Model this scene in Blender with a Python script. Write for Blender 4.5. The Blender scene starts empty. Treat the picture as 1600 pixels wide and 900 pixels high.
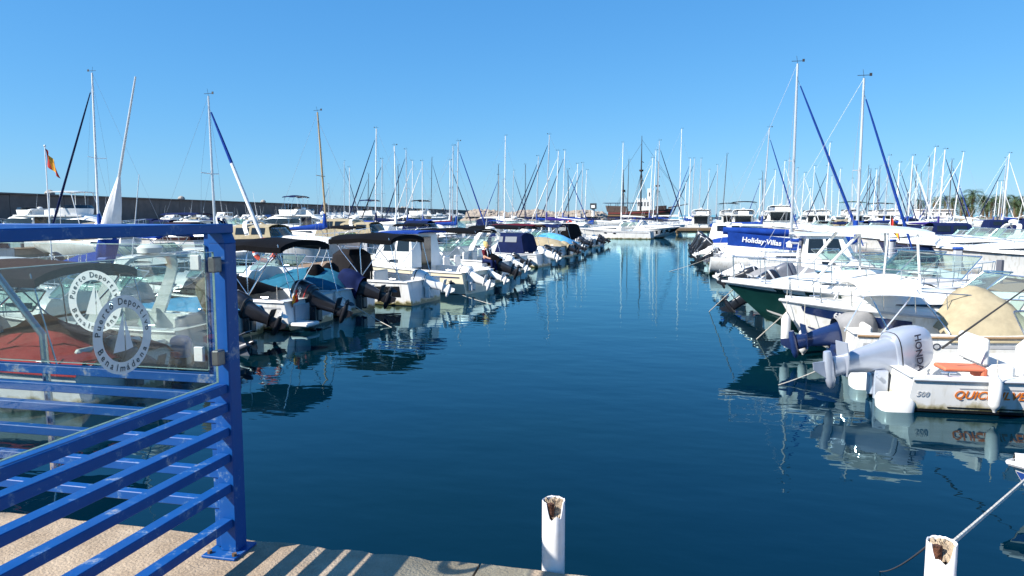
import bpy, bmesh, math, random
from mathutils import Vector, Matrix
R = math.radians; PI = math.pi
SC = bpy.context.scene
COL = SC.collection

# ------------------------------------------------------------------ camera, sky, sun, exposure
F, HZ, CZ, YAW = 1150.0, 335.0, 2.8, R(13)
PITCH = math.atan((450 - HZ) / F)
cam = bpy.data.cameras.new('camera'); cam.sensor_width = 36; cam.lens = 36 * F / 1600
cam.clip_start = 0.05; cam.clip_end = 6000
camo = bpy.data.objects.new('camera', cam); COL.objects.link(camo)
camo.location = (0, 0, CZ); camo.rotation_euler = (R(90) - PITCH, 0, YAW)
SC.camera = camo

SUN_AZ = math.atan2(-0.72, -1.0)                 # direction towards the sun, in the ground plane
SUN_EL = math.atan(1.0 / math.hypot(1, 0.72))
sd = Vector((math.cos(SUN_AZ) * math.cos(SUN_EL), math.sin(SUN_AZ) * math.cos(SUN_EL), math.sin(SUN_EL)))
W = bpy.data.worlds.new('World'); SC.world = W; W.use_nodes = True
wn = W.node_tree.nodes; wl = W.node_tree.links
sky = wn.new('ShaderNodeTexSky'); sky.sky_type = 'NISHITA'; sky.sun_disc = False
sky.sun_elevation = SUN_EL; sky.sun_rotation = math.atan2(sd.x, sd.y)
sky.altitude = 0; sky.air_density = 1.0; sky.dust_density = 0.15; sky.ozone_density = 2.4
sep = wn.new('ShaderNodeSeparateColor'); com = wn.new('ShaderNodeCombineColor'); wl.new(sky.outputs[0], sep.inputs[0])
for ch, (gam, gain) in enumerate(((0.93, 0.385), (0.64, 1.20), (0.48, 2.50))):     # clear-day blue, the phone's saturated rendering
    pw = wn.new('ShaderNodeMath'); pw.operation = 'POWER'; pw.inputs[1].default_value = gam; wl.new(sep.outputs[ch], pw.inputs[0])
    ml = wn.new('ShaderNodeMath'); ml.operation = 'MULTIPLY'; ml.inputs[1].default_value = gain; wl.new(pw.outputs[0], ml.inputs[0]); wl.new(ml.outputs[0], com.inputs[ch])
wl.new(com.outputs[0], wn['Background'].inputs['Color'])
wn['Background'].inputs['Strength'].default_value = 0.080
sl = bpy.data.lights.new('sun', 'SUN'); sl.energy = 4.8; sl.angle = R(0.5); sl.color = (1, 0.95, 0.87)
so = bpy.data.objects.new('sun', sl); COL.objects.link(so)
so.rotation_euler = (-sd).to_track_quat('-Z', 'Y').to_euler()
SC.view_settings.view_transform = 'Standard'; SC.view_settings.look = 'None'
SC.view_settings.exposure = 1.0; SC.view_settings.gamma = 1
SC.cycles.max_bounces = 6; SC.cycles.transparent_max_bounces = 12; SC.cycles.caustics_reflective = False

def ray(px, py):
    u = (px - 800) / F; v = (450 - py) / F
    y = math.cos(PITCH) + v * math.sin(PITCH); z = -math.sin(PITCH) + v * math.cos(PITCH)
    return Vector((u * math.cos(YAW) - y * math.sin(YAW), u * math.sin(YAW) + y * math.cos(YAW), z))
def at_z(px, py, z):
    r = ray(px, py); return Vector((0, 0, CZ)) + r * ((z - CZ) / r.z)
def at_d(px, py, d):                              # point on that sight line at forward distance d
    r = ray(px, py); y = -r.x * math.sin(YAW) * -1 if False else (r.x * -math.sin(YAW) + r.y * math.cos(YAW))
    return Vector((0, 0, CZ)) + r * (d / y)

# ------------------------------------------------------------------ materials
MATS = {}
def mat(name, col, rough=0.5, metal=0.0, var=0.0, vscale=6.0, bump=0.0, bscale=40.0, coat=0.0, spec=0.5, col2=None, stretch=None, noise_detail=4):
    if name in MATS: return MATS[name]
    m = bpy.data.materials.new(name); m.use_nodes = True
    n = m.node_tree.nodes; l = m.node_tree.links; b = n['Principled BSDF']
    b.inputs['Base Color'].default_value = (*col, 1); b.inputs['Roughness'].default_value = rough
    b.inputs['Metallic'].default_value = metal; b.inputs['Coat Weight'].default_value = coat
    b.inputs['Specular IOR Level'].default_value = spec
    if var > 0 or bump > 0:
        tc = n.new('ShaderNodeTexCoord'); src = tc.outputs['Object']
        if stretch:
            mp = n.new('ShaderNodeMapping'); mp.inputs['Scale'].default_value = stretch; l.new(src, mp.inputs['Vector']); src = mp.outputs[0]
    if var > 0:
        t = n.new('ShaderNodeTexNoise'); t.inputs['Scale'].default_value = vscale; t.inputs['Detail'].default_value = noise_detail
        t.inputs['Roughness'].default_value = 0.65; l.new(src, t.inputs['Vector'])
        r = n.new('ShaderNodeValToRGB'); c2 = col2 if col2 else tuple(c * (1 - var) for c in col)
        r.color_ramp.elements[0].position = 0.35; r.color_ramp.elements[0].color = (*c2, 1)
        r.color_ramp.elements[1].position = 0.62; r.color_ramp.elements[1].color = (*col, 1)
        l.new(t.outputs['Fac'], r.inputs[0]); l.new(r.outputs[0], b.inputs['Base Color'])
    if bump > 0:
        t2 = n.new('ShaderNodeTexNoise'); t2.inputs['Scale'].default_value = bscale; t2.inputs['Detail'].default_value = 3; l.new(src, t2.inputs['Vector'])
        bp = n.new('ShaderNodeBump'); bp.inputs['Strength'].default_value = bump; bp.inputs['Distance'].default_value = 0.02
        l.new(t2.outputs['Fac'], bp.inputs['Height']); l.new(bp.outputs[0], b.inputs['Normal'])
    MATS[name] = m; return m

def glassy(name, tint, refl=0.12, opacity=0.25, rough=0.02):
    if name in MATS: return MATS[name]
    m = bpy.data.materials.new(name); m.use_nodes = True
    n = m.node_tree.nodes; l = m.node_tree.links; n.remove(n['Principled BSDF'])
    tr = n.new('ShaderNodeBsdfTransparent'); tr.inputs[0].default_value = (*tint, 1)
    gl = n.new('ShaderNodeBsdfGlossy'); gl.inputs['Roughness'].default_value = rough
    df = n.new('ShaderNodeBsdfDiffuse'); df.inputs[0].default_value = (0.72, 0.76, 0.76, 1)
    lw_ = n.new('ShaderNodeLayerWeight'); lw_.inputs['Blend'].default_value = 0.5; pw_ = n.new('ShaderNodeMath'); pw_.operation = 'POWER'; pw_.inputs[1].default_value = 4.0; l.new(lw_.outputs['Facing'], pw_.inputs[0]); fr = n.new('ShaderNodeMath'); fr.operation = 'MULTIPLY_ADD'; fr.inputs[1].default_value = 0.7; fr.inputs[2].default_value = 0.035; l.new(pw_.outputs[0], fr.inputs[0])
    mx = n.new('ShaderNodeMixShader'); mx.inputs[0].default_value = opacity
    l.new(tr.outputs[0], mx.inputs[1]); l.new(df.outputs[0], mx.inputs[2])
    mx2 = n.new('ShaderNodeMixShader'); l.new(fr.outputs[0], mx2.inputs[0]); l.new(mx.outputs[0], mx2.inputs[1]); l.new(gl.outputs[0], mx2.inputs[2])
    l.new(mx2.outputs[0], n['Material Output'].inputs[0]); MATS[name] = m; return m

GEL = mat('gelcoat_white', (0.80, 0.80, 0.78), 0.28, var=0.10, vscale=1.6, coat=0.3, col2=(0.72, 0.71, 0.67))
def grime(name, base):                              # weathered topsides: streaks, and scum in a ragged band along the waterline
    m = base.copy(); m.name = name; n = m.node_tree.nodes; l = m.node_tree.links; b = n['Principled BSDF']; src = b.inputs['Base Color'].links[0].from_socket
    tc = n.new('ShaderNodeTexCoord'); sp = n.new('ShaderNodeSeparateXYZ'); l.new(tc.outputs['Object'], sp.inputs[0])
    t = n.new('ShaderNodeTexNoise'); t.inputs['Scale'].default_value = 5; t.inputs['Detail'].default_value = 6; l.new(tc.outputs['Object'], t.inputs['Vector'])
    ma = n.new('ShaderNodeMath'); ma.operation = 'MULTIPLY_ADD'; ma.inputs[1].default_value = -0.35; l.new(t.outputs['Fac'], ma.inputs[0]); l.new(sp.outputs['Z'], ma.inputs[2])
    r = n.new('ShaderNodeValToRGB'); e = r.color_ramp.elements; e[0].position = 0.0; e[0].color = (0.16, 0.15, 0.07, 1); e[1].position = 0.10; e[1].color = (1, 1, 1, 1); k = e.new(0.035); k.color = (0.62, 0.56, 0.38, 1)
    ad = n.new('ShaderNodeMath'); ad.operation = 'ADD'; ad.inputs[1].default_value = 0.11; l.new(ma.outputs[0], ad.inputs[0]); l.new(ad.outputs[0], r.inputs[0])
    mp = n.new('ShaderNodeMapping'); mp.inputs['Scale'].default_value = (9, 9, 0.7); l.new(tc.outputs['Object'], mp.inputs['Vector']); t2 = n.new('ShaderNodeTexNoise'); t2.inputs['Scale'].default_value = 1.2; t2.inputs['Detail'].default_value = 4; l.new(mp.outputs[0], t2.inputs['Vector'])
    r2 = n.new('ShaderNodeValToRGB'); r2.color_ramp.elements[0].position = 0.28; r2.color_ramp.elements[0].color = (0.72, 0.68, 0.6, 1); r2.color_ramp.elements[1].position = 0.48; r2.color_ramp.elements[1].color = (1, 1, 1, 1); l.new(t2.outputs['Fac'], r2.inputs[0])
    a1 = n.new('ShaderNodeMix'); a1.data_type = 'RGBA'; a1.blend_type = 'MULTIPLY'; a1.inputs[0].default_value = 1; l.new(src, a1.inputs[6]); l.new(r.outputs[0], a1.inputs[7])
    a2 = n.new('ShaderNodeMix'); a2.data_type = 'RGBA'; a2.blend_type = 'MULTIPLY'; a2.inputs[0].default_value = 0.8; l.new(a1.outputs[2], a2.inputs[6]); l.new(r2.outputs[0], a2.inputs[7]); l.new(a2.outputs[2], b.inputs['Base Color']); return m
GELH = grime('gelcoat_white_weathered', GEL)
GELC = mat('gelcoat_cream', (0.80, 0.73, 0.55), 0.3, var=0.1, vscale=1.5, coat=0.3)
GELG = mat('gelcoat_grey', (0.42, 0.45, 0.48), 0.35, var=0.1, vscale=2)
GELN = mat('gelcoat_navy', (0.012, 0.03, 0.11), 0.25, var=0.2, vscale=2, coat=0.5)
GELGR = mat('gelcoat_green', (0.008, 0.05, 0.045), 0.25, var=0.2, vscale=2, coat=0.5)
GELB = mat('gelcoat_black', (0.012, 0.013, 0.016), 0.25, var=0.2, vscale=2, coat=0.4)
GELT = mat('gelcoat_tan', (0.52, 0.46, 0.36), 0.4, var=0.12, vscale=2)
GELRED = mat('gelcoat_red', (0.35, 0.03, 0.03), 0.4, var=0.2, vscale=2)
GELLB = mat('gelcoat_light_blue', (0.25, 0.42, 0.6), 0.35, var=0.1, vscale=2)
ORANGE = mat('decal_orange', (0.75, 0.2, 0.02), 0.4, var=0.15, vscale=8)
GREYD = mat('decal_grey', (0.45, 0.46, 0.48), 0.4, var=0.1, vscale=8)
INK = mat('decal_ink', (0.02, 0.025, 0.05), 0.4, var=0.1, vscale=8)
WHITEP = mat('decal_white', (0.82, 0.82, 0.82), 0.4, var=0.05, vscale=8)
DECK = mat('deck_nonskid', (0.72, 0.72, 0.69), 0.65, var=0.14, vscale=3, bump=0.15, bscale=120)
TEAK = mat('teak', (0.30, 0.19, 0.10), 0.6, var=0.3, vscale=8, stretch=(1, 12, 1))
def canvas(name, c, v=0.25): return mat('canvas_' + name, tuple(0.64 * q for q in c) if max(c) < 0.6 else c, 0.85, var=v, vscale=3.5, bump=0.5, bscale=7, spec=0.12)
CV = {'black': canvas('black', (0.004, 0.004, 0.006)), 'navy': canvas('navy', (0.010, 0.022, 0.10)), 'blue': canvas('blue', (0.015, 0.075, 0.42)),
      'teal': canvas('teal', (0.03, 0.20, 0.33)), 'white': canvas('white', (0.78, 0.78, 0.76), 0.1), 'beige': canvas('beige', (0.59, 0.50, 0.33), 0.2),
      'grey': canvas('grey', (0.42, 0.42, 0.43), 0.15), 'maroon': canvas('maroon', (0.16, 0.015, 0.03)), 'red': canvas('red', (0.55, 0.06, 0.06)),
      'brown': canvas('brown', (0.05, 0.022, 0.026)), 'green': canvas('green', (0.02, 0.12, 0.06)), 'sky': canvas('sky', (0.10, 0.36, 0.62)),
      'khaki': canvas('khaki', (0.24, 0.20, 0.12)), 'purple': canvas('purple', (0.06, 0.04, 0.30))}
STEEL = mat('stainless', (0.75, 0.76, 0.78), 0.22, 1.0, var=0.1, vscale=5)
ALU = mat('mast_aluminium', (0.66, 0.66, 0.66), 0.38, 0.55, var=0.15, vscale=2)
MASTW = mat('mast_white', (0.80, 0.80, 0.78), 0.35, var=0.08, vscale=2)
MASTT = mat('mast_tan', (0.42, 0.30, 0.16), 0.45, var=0.25, vscale=3)
MASTD = mat('mast_dark', (0.035, 0.033, 0.035), 0.45, var=0.25, vscale=3)
WIRE = mat('rig_wire', (0.42, 0.43, 0.45), 0.4, 0.4, var=0.1, vscale=3)
DGLASS = mat('dark_glass', (0.012, 0.016, 0.02), 0.06, var=0.2, vscale=2, spec=0.7)
WGLASS = glassy('windscreen_glass', (0.55, 0.74, 0.68), opacity=0.10)
VINYL = glassy('clear_vinyl', (0.72, 0.78, 0.82), opacity=0.30, rough=0.08)
RUB = mat('black_rubber', (0.02, 0.02, 0.022), 0.7, var=0.25, vscale=5)
FEND = mat('fender_white', (0.74, 0.74, 0.72), 0.45, var=0.15, vscale=5)
FENDB = mat('fender_blue', (0.02, 0.07, 0.3), 0.45, var=0.15, vscale=5)
MBLK = mat('motor_black', (0.016, 0.016, 0.02), 0.3, var=0.25, vscale=4, coat=0.4)
MSIL = mat('motor_silver', (0.46, 0.50, 0.58), 0.3, 0.35, var=0.1, vscale=3, coat=0.5)
MWHT = mat('motor_white', (0.78, 0.78, 0.77), 0.3, var=0.08, vscale=3, coat=0.4)
MGRY = mat('motor_grey', (0.12, 0.13, 0.16), 0.4, var=0.2, vscale=3)
ROPE = mat('rope_white', (0.62, 0.58, 0.50), 0.9, var=0.3, vscale=30, bump=0.6, bscale=90)
ROPED = mat('rope_dark', (0.05, 0.05, 0.06), 0.9, var=0.3, vscale=30)
RINGM = mat('lifebuoy_orange', (0.75, 0.10, 0.05), 0.6, var=0.15, vscale=5)
SEAT = mat('seat_vinyl', (0.70, 0.69, 0.66), 0.55, var=0.1, vscale=4)

# ------------------------------------------------------------------ mesh helpers
class MB:
    def __init__(s): s.v = []; s.f = []
    def add(s, verts, faces):
        o = len(s.v); s.v += [tuple(p) for p in verts]; s.f += [tuple(i + o for i in f) for f in faces]; return s
    def box(s, x0, x1, y0, y1, z0, z1):
        return s.add([(x0, y0, z0), (x1, y0, z0), (x1, y1, z0), (x0, y1, z0), (x0, y0, z1), (x1, y0, z1), (x1, y1, z1), (x0, y1, z1)],
                     [(0, 3, 2, 1), (4, 5, 6, 7), (0, 1, 5, 4), (1, 2, 6, 5), (2, 3, 7, 6), (3, 0, 4, 7)])
    def bbox(s, x0, x1, y0, y1, z0, z1, c=0.004):   # chamfered box (all four long edges, x axis longest handled the same)
        m = bmesh.new(); bmesh.ops.create_cube(m, size=1)
        for v in m.verts: v.co = Vector(((x0 + x1) / 2 + v.co.x * (x1 - x0), (y0 + y1) / 2 + v.co.y * (y1 - y0), (z0 + z1) / 2 + v.co.z * (z1 - z0)))
        bmesh.ops.bevel(m, geom=m.edges[:], offset=c, segments=1, affect='EDGES', profile=0.5)
        m.verts.index_update(); s.add([v.co[:] for v in m.verts], [[v.index for v in f.verts] for f in m.faces]); m.free(); return s
    def grid(s, rows, close=False, flip=False):
        n = len(rows[0]); vs = [p for r in rows for p in r]; fs = []
        for i in range(len(rows) - 1):
            for j in range(n if close else n - 1):
                k = (j + 1) % n; q = (i * n + j, i * n + k, (i + 1) * n + k, (i + 1) * n + j)
                fs.append(q[::-1] if flip else q)
        return s.add(vs, fs)
    def loft(s, rings, cap0=True, cap1=True):
        n = len(rings[0]); o = len(s.v); s.grid(rings, close=True)
        if cap0: s.f.append(tuple(o + j for j in range(n))[::-1])
        if cap1: s.f.append(tuple(o + (len(rings) - 1) * n + j for j in range(n)))
        return s
    def tube(s, path, r, n=6, cap=True):
        P = [Vector(p) for p in path]; rr = r if isinstance(r, (list, tuple)) else [r] * len(P)
        rings = []; up = None
        for i, p in enumerate(P):
            d = (P[min(i + 1, len(P) - 1)] - P[max(i - 1, 0)]).normalized()
            if up is None: up = Vector((0, 0, 1)) if abs(d.z) < 0.9 else Vector((1, 0, 0))
            a = d.cross(up).normalized(); b = a.cross(d).normalized(); up = b
            rings.append([p + (a * math.cos(2 * PI * k / n) + b * math.sin(2 * PI * k / n)) * rr[i] for k in range(n)])
        return s.loft(rings, cap, cap)
    def sheet(s, rows, t, flip=False):             # thin solid from a grid of points, thickened down by t
        low = [[(p[0], p[1], p[2] - t) for p in r] for r in rows]
        s.grid(rows, flip=flip); s.grid(low, flip=not flip)
        def rim(a, b): s.grid([a, b]); s.grid([b, a])
        for a, b in ((rows[0], low[0]), (rows[-1], low[-1]), ([r[0] for r in rows], [r[0] for r in low]), ([r[-1] for r in rows], [r[-1] for r in low])):
            s.grid([a, b])
        return s
    def xf(s, M): s.v = [tuple(M @ Vector(p)) for p in s.v]; return s
    def mesh(s, name, smooth=35):
        me = bpy.data.meshes.new(name); me.from_pydata(s.v, [], s.f); me.validate()
        if smooth:
            me.shade_smooth(); me.set_sharp_from_angle(angle=R(smooth))
        return me
def fixn(me):
    b = bmesh.new(); b.from_mesh(me); bmesh.ops.recalc_face_normals(b, faces=b.faces[:]); b.to_mesh(me); b.free()

def part(name, mb, m, parent=None, loc=None, rot=None, smooth=35, label=None, kind=None):
    me = mb if isinstance(mb, bpy.types.Mesh) else mb.mesh(name, smooth)
    if not isinstance(mb, bpy.types.Mesh): fixn(me)
    if smooth and not isinstance(mb, bpy.types.Mesh): me.set_sharp_from_angle(angle=R(smooth))
    if m is not None and not len(me.materials): me.materials.append(m)
    o = bpy.data.objects.new(name, me); COL.objects.link(o)
    if parent: o.parent = parent
    if loc is not None: o.location = loc
    if rot is not None: o.rotation_euler = rot
    if label: o['label'] = label
    if kind: o['kind'] = kind
    return o
def thing(name, label, cat, loc=(0, 0, 0), rz=0, group=None):
    o = bpy.data.objects.new(name, None); COL.objects.link(o); o.location = loc; o.rotation_euler = (0, 0, rz)
    o.empty_display_size = 0.1
    if label: o['label'] = label
    o['category'] = cat
    if group: o['group'] = group
    return o
def tag(o, label, cat, group=None):
    o['label'] = label; o['category'] = cat
    if group: o['group'] = group
    return o
def copy_tree(o, parent=None):
    c = o.copy(); COL.objects.link(c); c.parent = parent
    for ch in list(o.children): copy_tree(ch, c)
    return c
def superring(cx, cy, z, hx, hy, e=2.6, n=20):
    out = []
    for k in range(n):
        a = 2 * PI * k / n; c, s = math.cos(a), math.sin(a)
        out.append((cx + hx * math.copysign(abs(c) ** (2 / e), c), cy + hy * math.copysign(abs(s) ** (2 / e), s), z))
    return out
def lerp(a, b, t): return a + (b - a) * t
def clamp(a, lo=0, hi=1): return max(lo, min(hi, a))
def text(name, body, m, parent, M, size, ext=0.0, shear=0, bold=0.0, align='CENTER'):
    c = bpy.data.curves.new(name, 'FONT'); c.body = body; c.size = size; c.align_x = align; c.align_y = 'CENTER'
    c.extrude = ext; c.shear = shear; c.offset = bold; c.resolution_u = 3
    tmp = bpy.data.objects.new('t', c); me = bpy.data.meshes.new_from_object(tmp); bpy.data.objects.remove(tmp); bpy.data.curves.remove(c)
    me.materials.clear(); me.materials.append(m); o = bpy.data.objects.new(name, me); COL.objects.link(o)
    o.parent = parent; o.matrix_local = M
    return o
def frame(o, x, y):                                 # matrix with given origin, x axis and y axis
    x = Vector(x).normalized(); y = Vector(y); z = x.cross(y).normalized(); y = z.cross(x)
    return Matrix(((x.x, y.x, z.x, o[0]), (x.y, y.y, z.y, o[1]), (x.z, y.z, z.z, o[2]), (0, 0, 0, 1)))

# ------------------------------------------------------------------ hull shapes
class Hull:                                         # x forward from the transom, z up from the waterline
    def __init__(s, L, B, fs, fb, draft=0.35, rake=0.9, kind='motor', trake=0.10):
        s.L, s.B, s.fs, s.fb, s.draft, s.rake, s.kind, s.trake = L, B, fs, fb, draft, rake, kind, trake
    def hb(s, t):
        if s.kind == 'sail':
            return s.B / 2 * max(0.015, (0.74 + 0.26 * math.sin(PI / 2 * min(1, t / 0.45))) * (1 - max(0, (t - 0.45) / 0.55) ** 2.1))
        return s.B / 2 * max(0.02, (0.93 + 0.07 * math.sin(PI / 2 * min(1, t / 0.5))) * (1 - max(0, (t - 0.42) / 0.58) ** 2.6))
    def sh(s, t):
        if s.kind == 'sail': return s.fs + (s.fb - s.fs) * t ** 2 - 0.05 * math.sin(PI * t)
        return s.fs + (s.fb - s.fs) * t ** 1.7
    def pt(s, t, q, off=0.0, side=1):               # q: 0 sheer, 0.6 chine, 1 keel
        b = s.hb(t); zs = s.sh(t); f = max(0, (t - 0.45) / 0.55)
        if s.kind == 'sail':
            zk = -s.draft * (1 - 0.9 * max(0, (t - 0.55) / 0.45) ** 2) + (0.32 * max(0, (0.3 - t) / 0.3) ** 1.5)
            y = b * (math.cos(q * PI / 2) ** (0.55 + 0.35 * f)); z = zk + (zs - zk) * (1 - q ** (1.25 - 0.2 * f))
        else:
            bc = b * (0.90 - 0.42 * f ** 1.3); zc = 0.02 + 0.55 * s.fb * f ** 2.2; zk = -s.draft + (s.draft + 0.35 * s.fb) * f ** 3
            if q <= 0.6:
                w = q / 0.6; y = lerp(b, bc, w + 0.35 * f * w * (1 - w) * 2 - 0.12 * (1 - f) * w * (1 - w)); z = lerp(zs, zc, w)
            else:
                w = (q - 0.6) / 0.4; y = lerp(bc, 0, w); z = lerp(zc, zk, w)
        dz = (zs - z)
        x = s.L * t - s.rake * (max(0, t - 0.35) / 0.65) ** 2.2 * (dz / max(0.3, zs + s.draft)) + (s.trake * (z) * (1 - t) ** 4 if s.kind != 'sail' else -0.22 * dz * 0 + 0.3 * (zs - z) * -0.4 * (1 - t) ** 4)
        return (x, side * (y + off), z)
    QS = [0, 0.08, 0.2, 0.34, 0.48, 0.6, 0.8, 1.0]
    def shell(s, n=15):
        m = MB(); ts = [i / (n - 1) for i in range(n)]
        rows = [[s.pt(t, q, 0, 1) for q in s.QS] + [s.pt(t, q, 0, -1) for q in s.QS[-2::-1]] for t in ts]
        m.grid(rows); k = len(rows[0]); m.f.append(tuple(range(k)))
        return m
    def strip(s, q0, q1, t0=0.0, t1=1.0, off=0.006, n=14, sides=(1, -1), nq=3, taper=0):
        m = MB()
        for sd_ in sides:
            rows = []
            for i in range(n):
                a = i / (n - 1); t = lerp(t0, t1, a); qa = q0 + taper * a; rows.append([s.pt(t, lerp(qa, q1, j / (nq - 1)), off, sd_) for j in range(nq)])
            m.grid(rows)
        return m
    def rub(s, z=-0.03, r=0.025, n=16, off=0.0):
        m = MB()
        for sd_ in (1, -1):
            m.tube([(lambda p: (p[0], p[1], p[2] + z))(s.pt(i / (n - 1), 0, off, sd_)) for i in range(n)], r, 6)
        return m
    def deck(s, t0, t1, camber=0.06, n=12, inset=0.01, lift=0.0, m=None):
        m = m or MB(); rows = []
        for i in range(n):
            t = lerp(t0, t1, i / (n - 1)); b = max(0.01, s.hb(t) - inset); z = s.sh(t) + lift
            rows.append([(s.L * t, b * y, z + camber * (1 - y * y)) for y in (-1, -0.75, -0.4, 0, 0.4, 0.75, 1)])
        m.grid(rows); return m
    def cockpit(s, t0, t1, w=0.17, floor=0.15, n=8, m=None):    # side decks, inner walls, floor, ends
        m = m or MB(); L = s.L
        for sd_ in (1, -1):
            a = [(L * lerp(t0, t1, i / (n - 1)), sd_ * (s.hb(lerp(t0, t1, i / (n - 1))) - 0.01), s.sh(lerp(t0, t1, i / (n - 1)))) for i in range(n)]
            b = [(p[0], p[1] - sd_ * w, p[2] + 0.012) for p in a]; c = [(p[0], p[1] - sd_ * 0.03, floor) for p in b]
            m.grid([a, b, c])
        f = [[(L * lerp(t0, t1, i / (n - 1)), y * (s.hb(lerp(t0, t1, i / (n - 1))) - 0.01 - w - 0.03), floor) for y in (-1, 1)] for i in range(n)]
        m.grid(f)
        for t in (t0, t1):
            b = s.hb(t) - 0.01 - w; z = s.sh(t) + 0.012
            m.add([(L * t, -b, floor), (L * t, b, floor), (L * t, b, z), (L * t, -b, z)], [(0, 1, 2, 3)])
        if t0 > 0.01:
            m.add([(0.0, -s.hb(0) + 0.01, s.sh(0)), (0.0, s.hb(0) - 0.01, s.sh(0)), (L * t0, s.hb(t0) - 0.01, s.sh(t0)), (L * t0, -s.hb(t0) + 0.01, s.sh(t0))], [(0, 1, 2, 3)])
        return m

def trunk(m, xs, hw, zb, zt, top_in=0.82, e=3.2, n=18):     # cabin trunk lofted forward: lists of x, half width, base z, top z
    rows = []
    for x, h, b, t in zip(xs, hw, zb, zt):
        prof = []
        for k in range(n + 1):
            a = PI * k / n; c, sn = math.cos(a), math.sin(a)
            yy = h * math.copysign(abs(c) ** (2 / e), c); zz = abs(sn) ** (2 / e)
            yy *= lerp(1, top_in, zz); prof.append((x, yy, lerp(b, t, zz)))
        rows.append(prof)
    m.grid(rows)
    for r in (rows[0], rows[-1]):
        o = len(m.v); m.v += r; m.f.append(tuple(range(o, o + len(r))))
    return m

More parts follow.
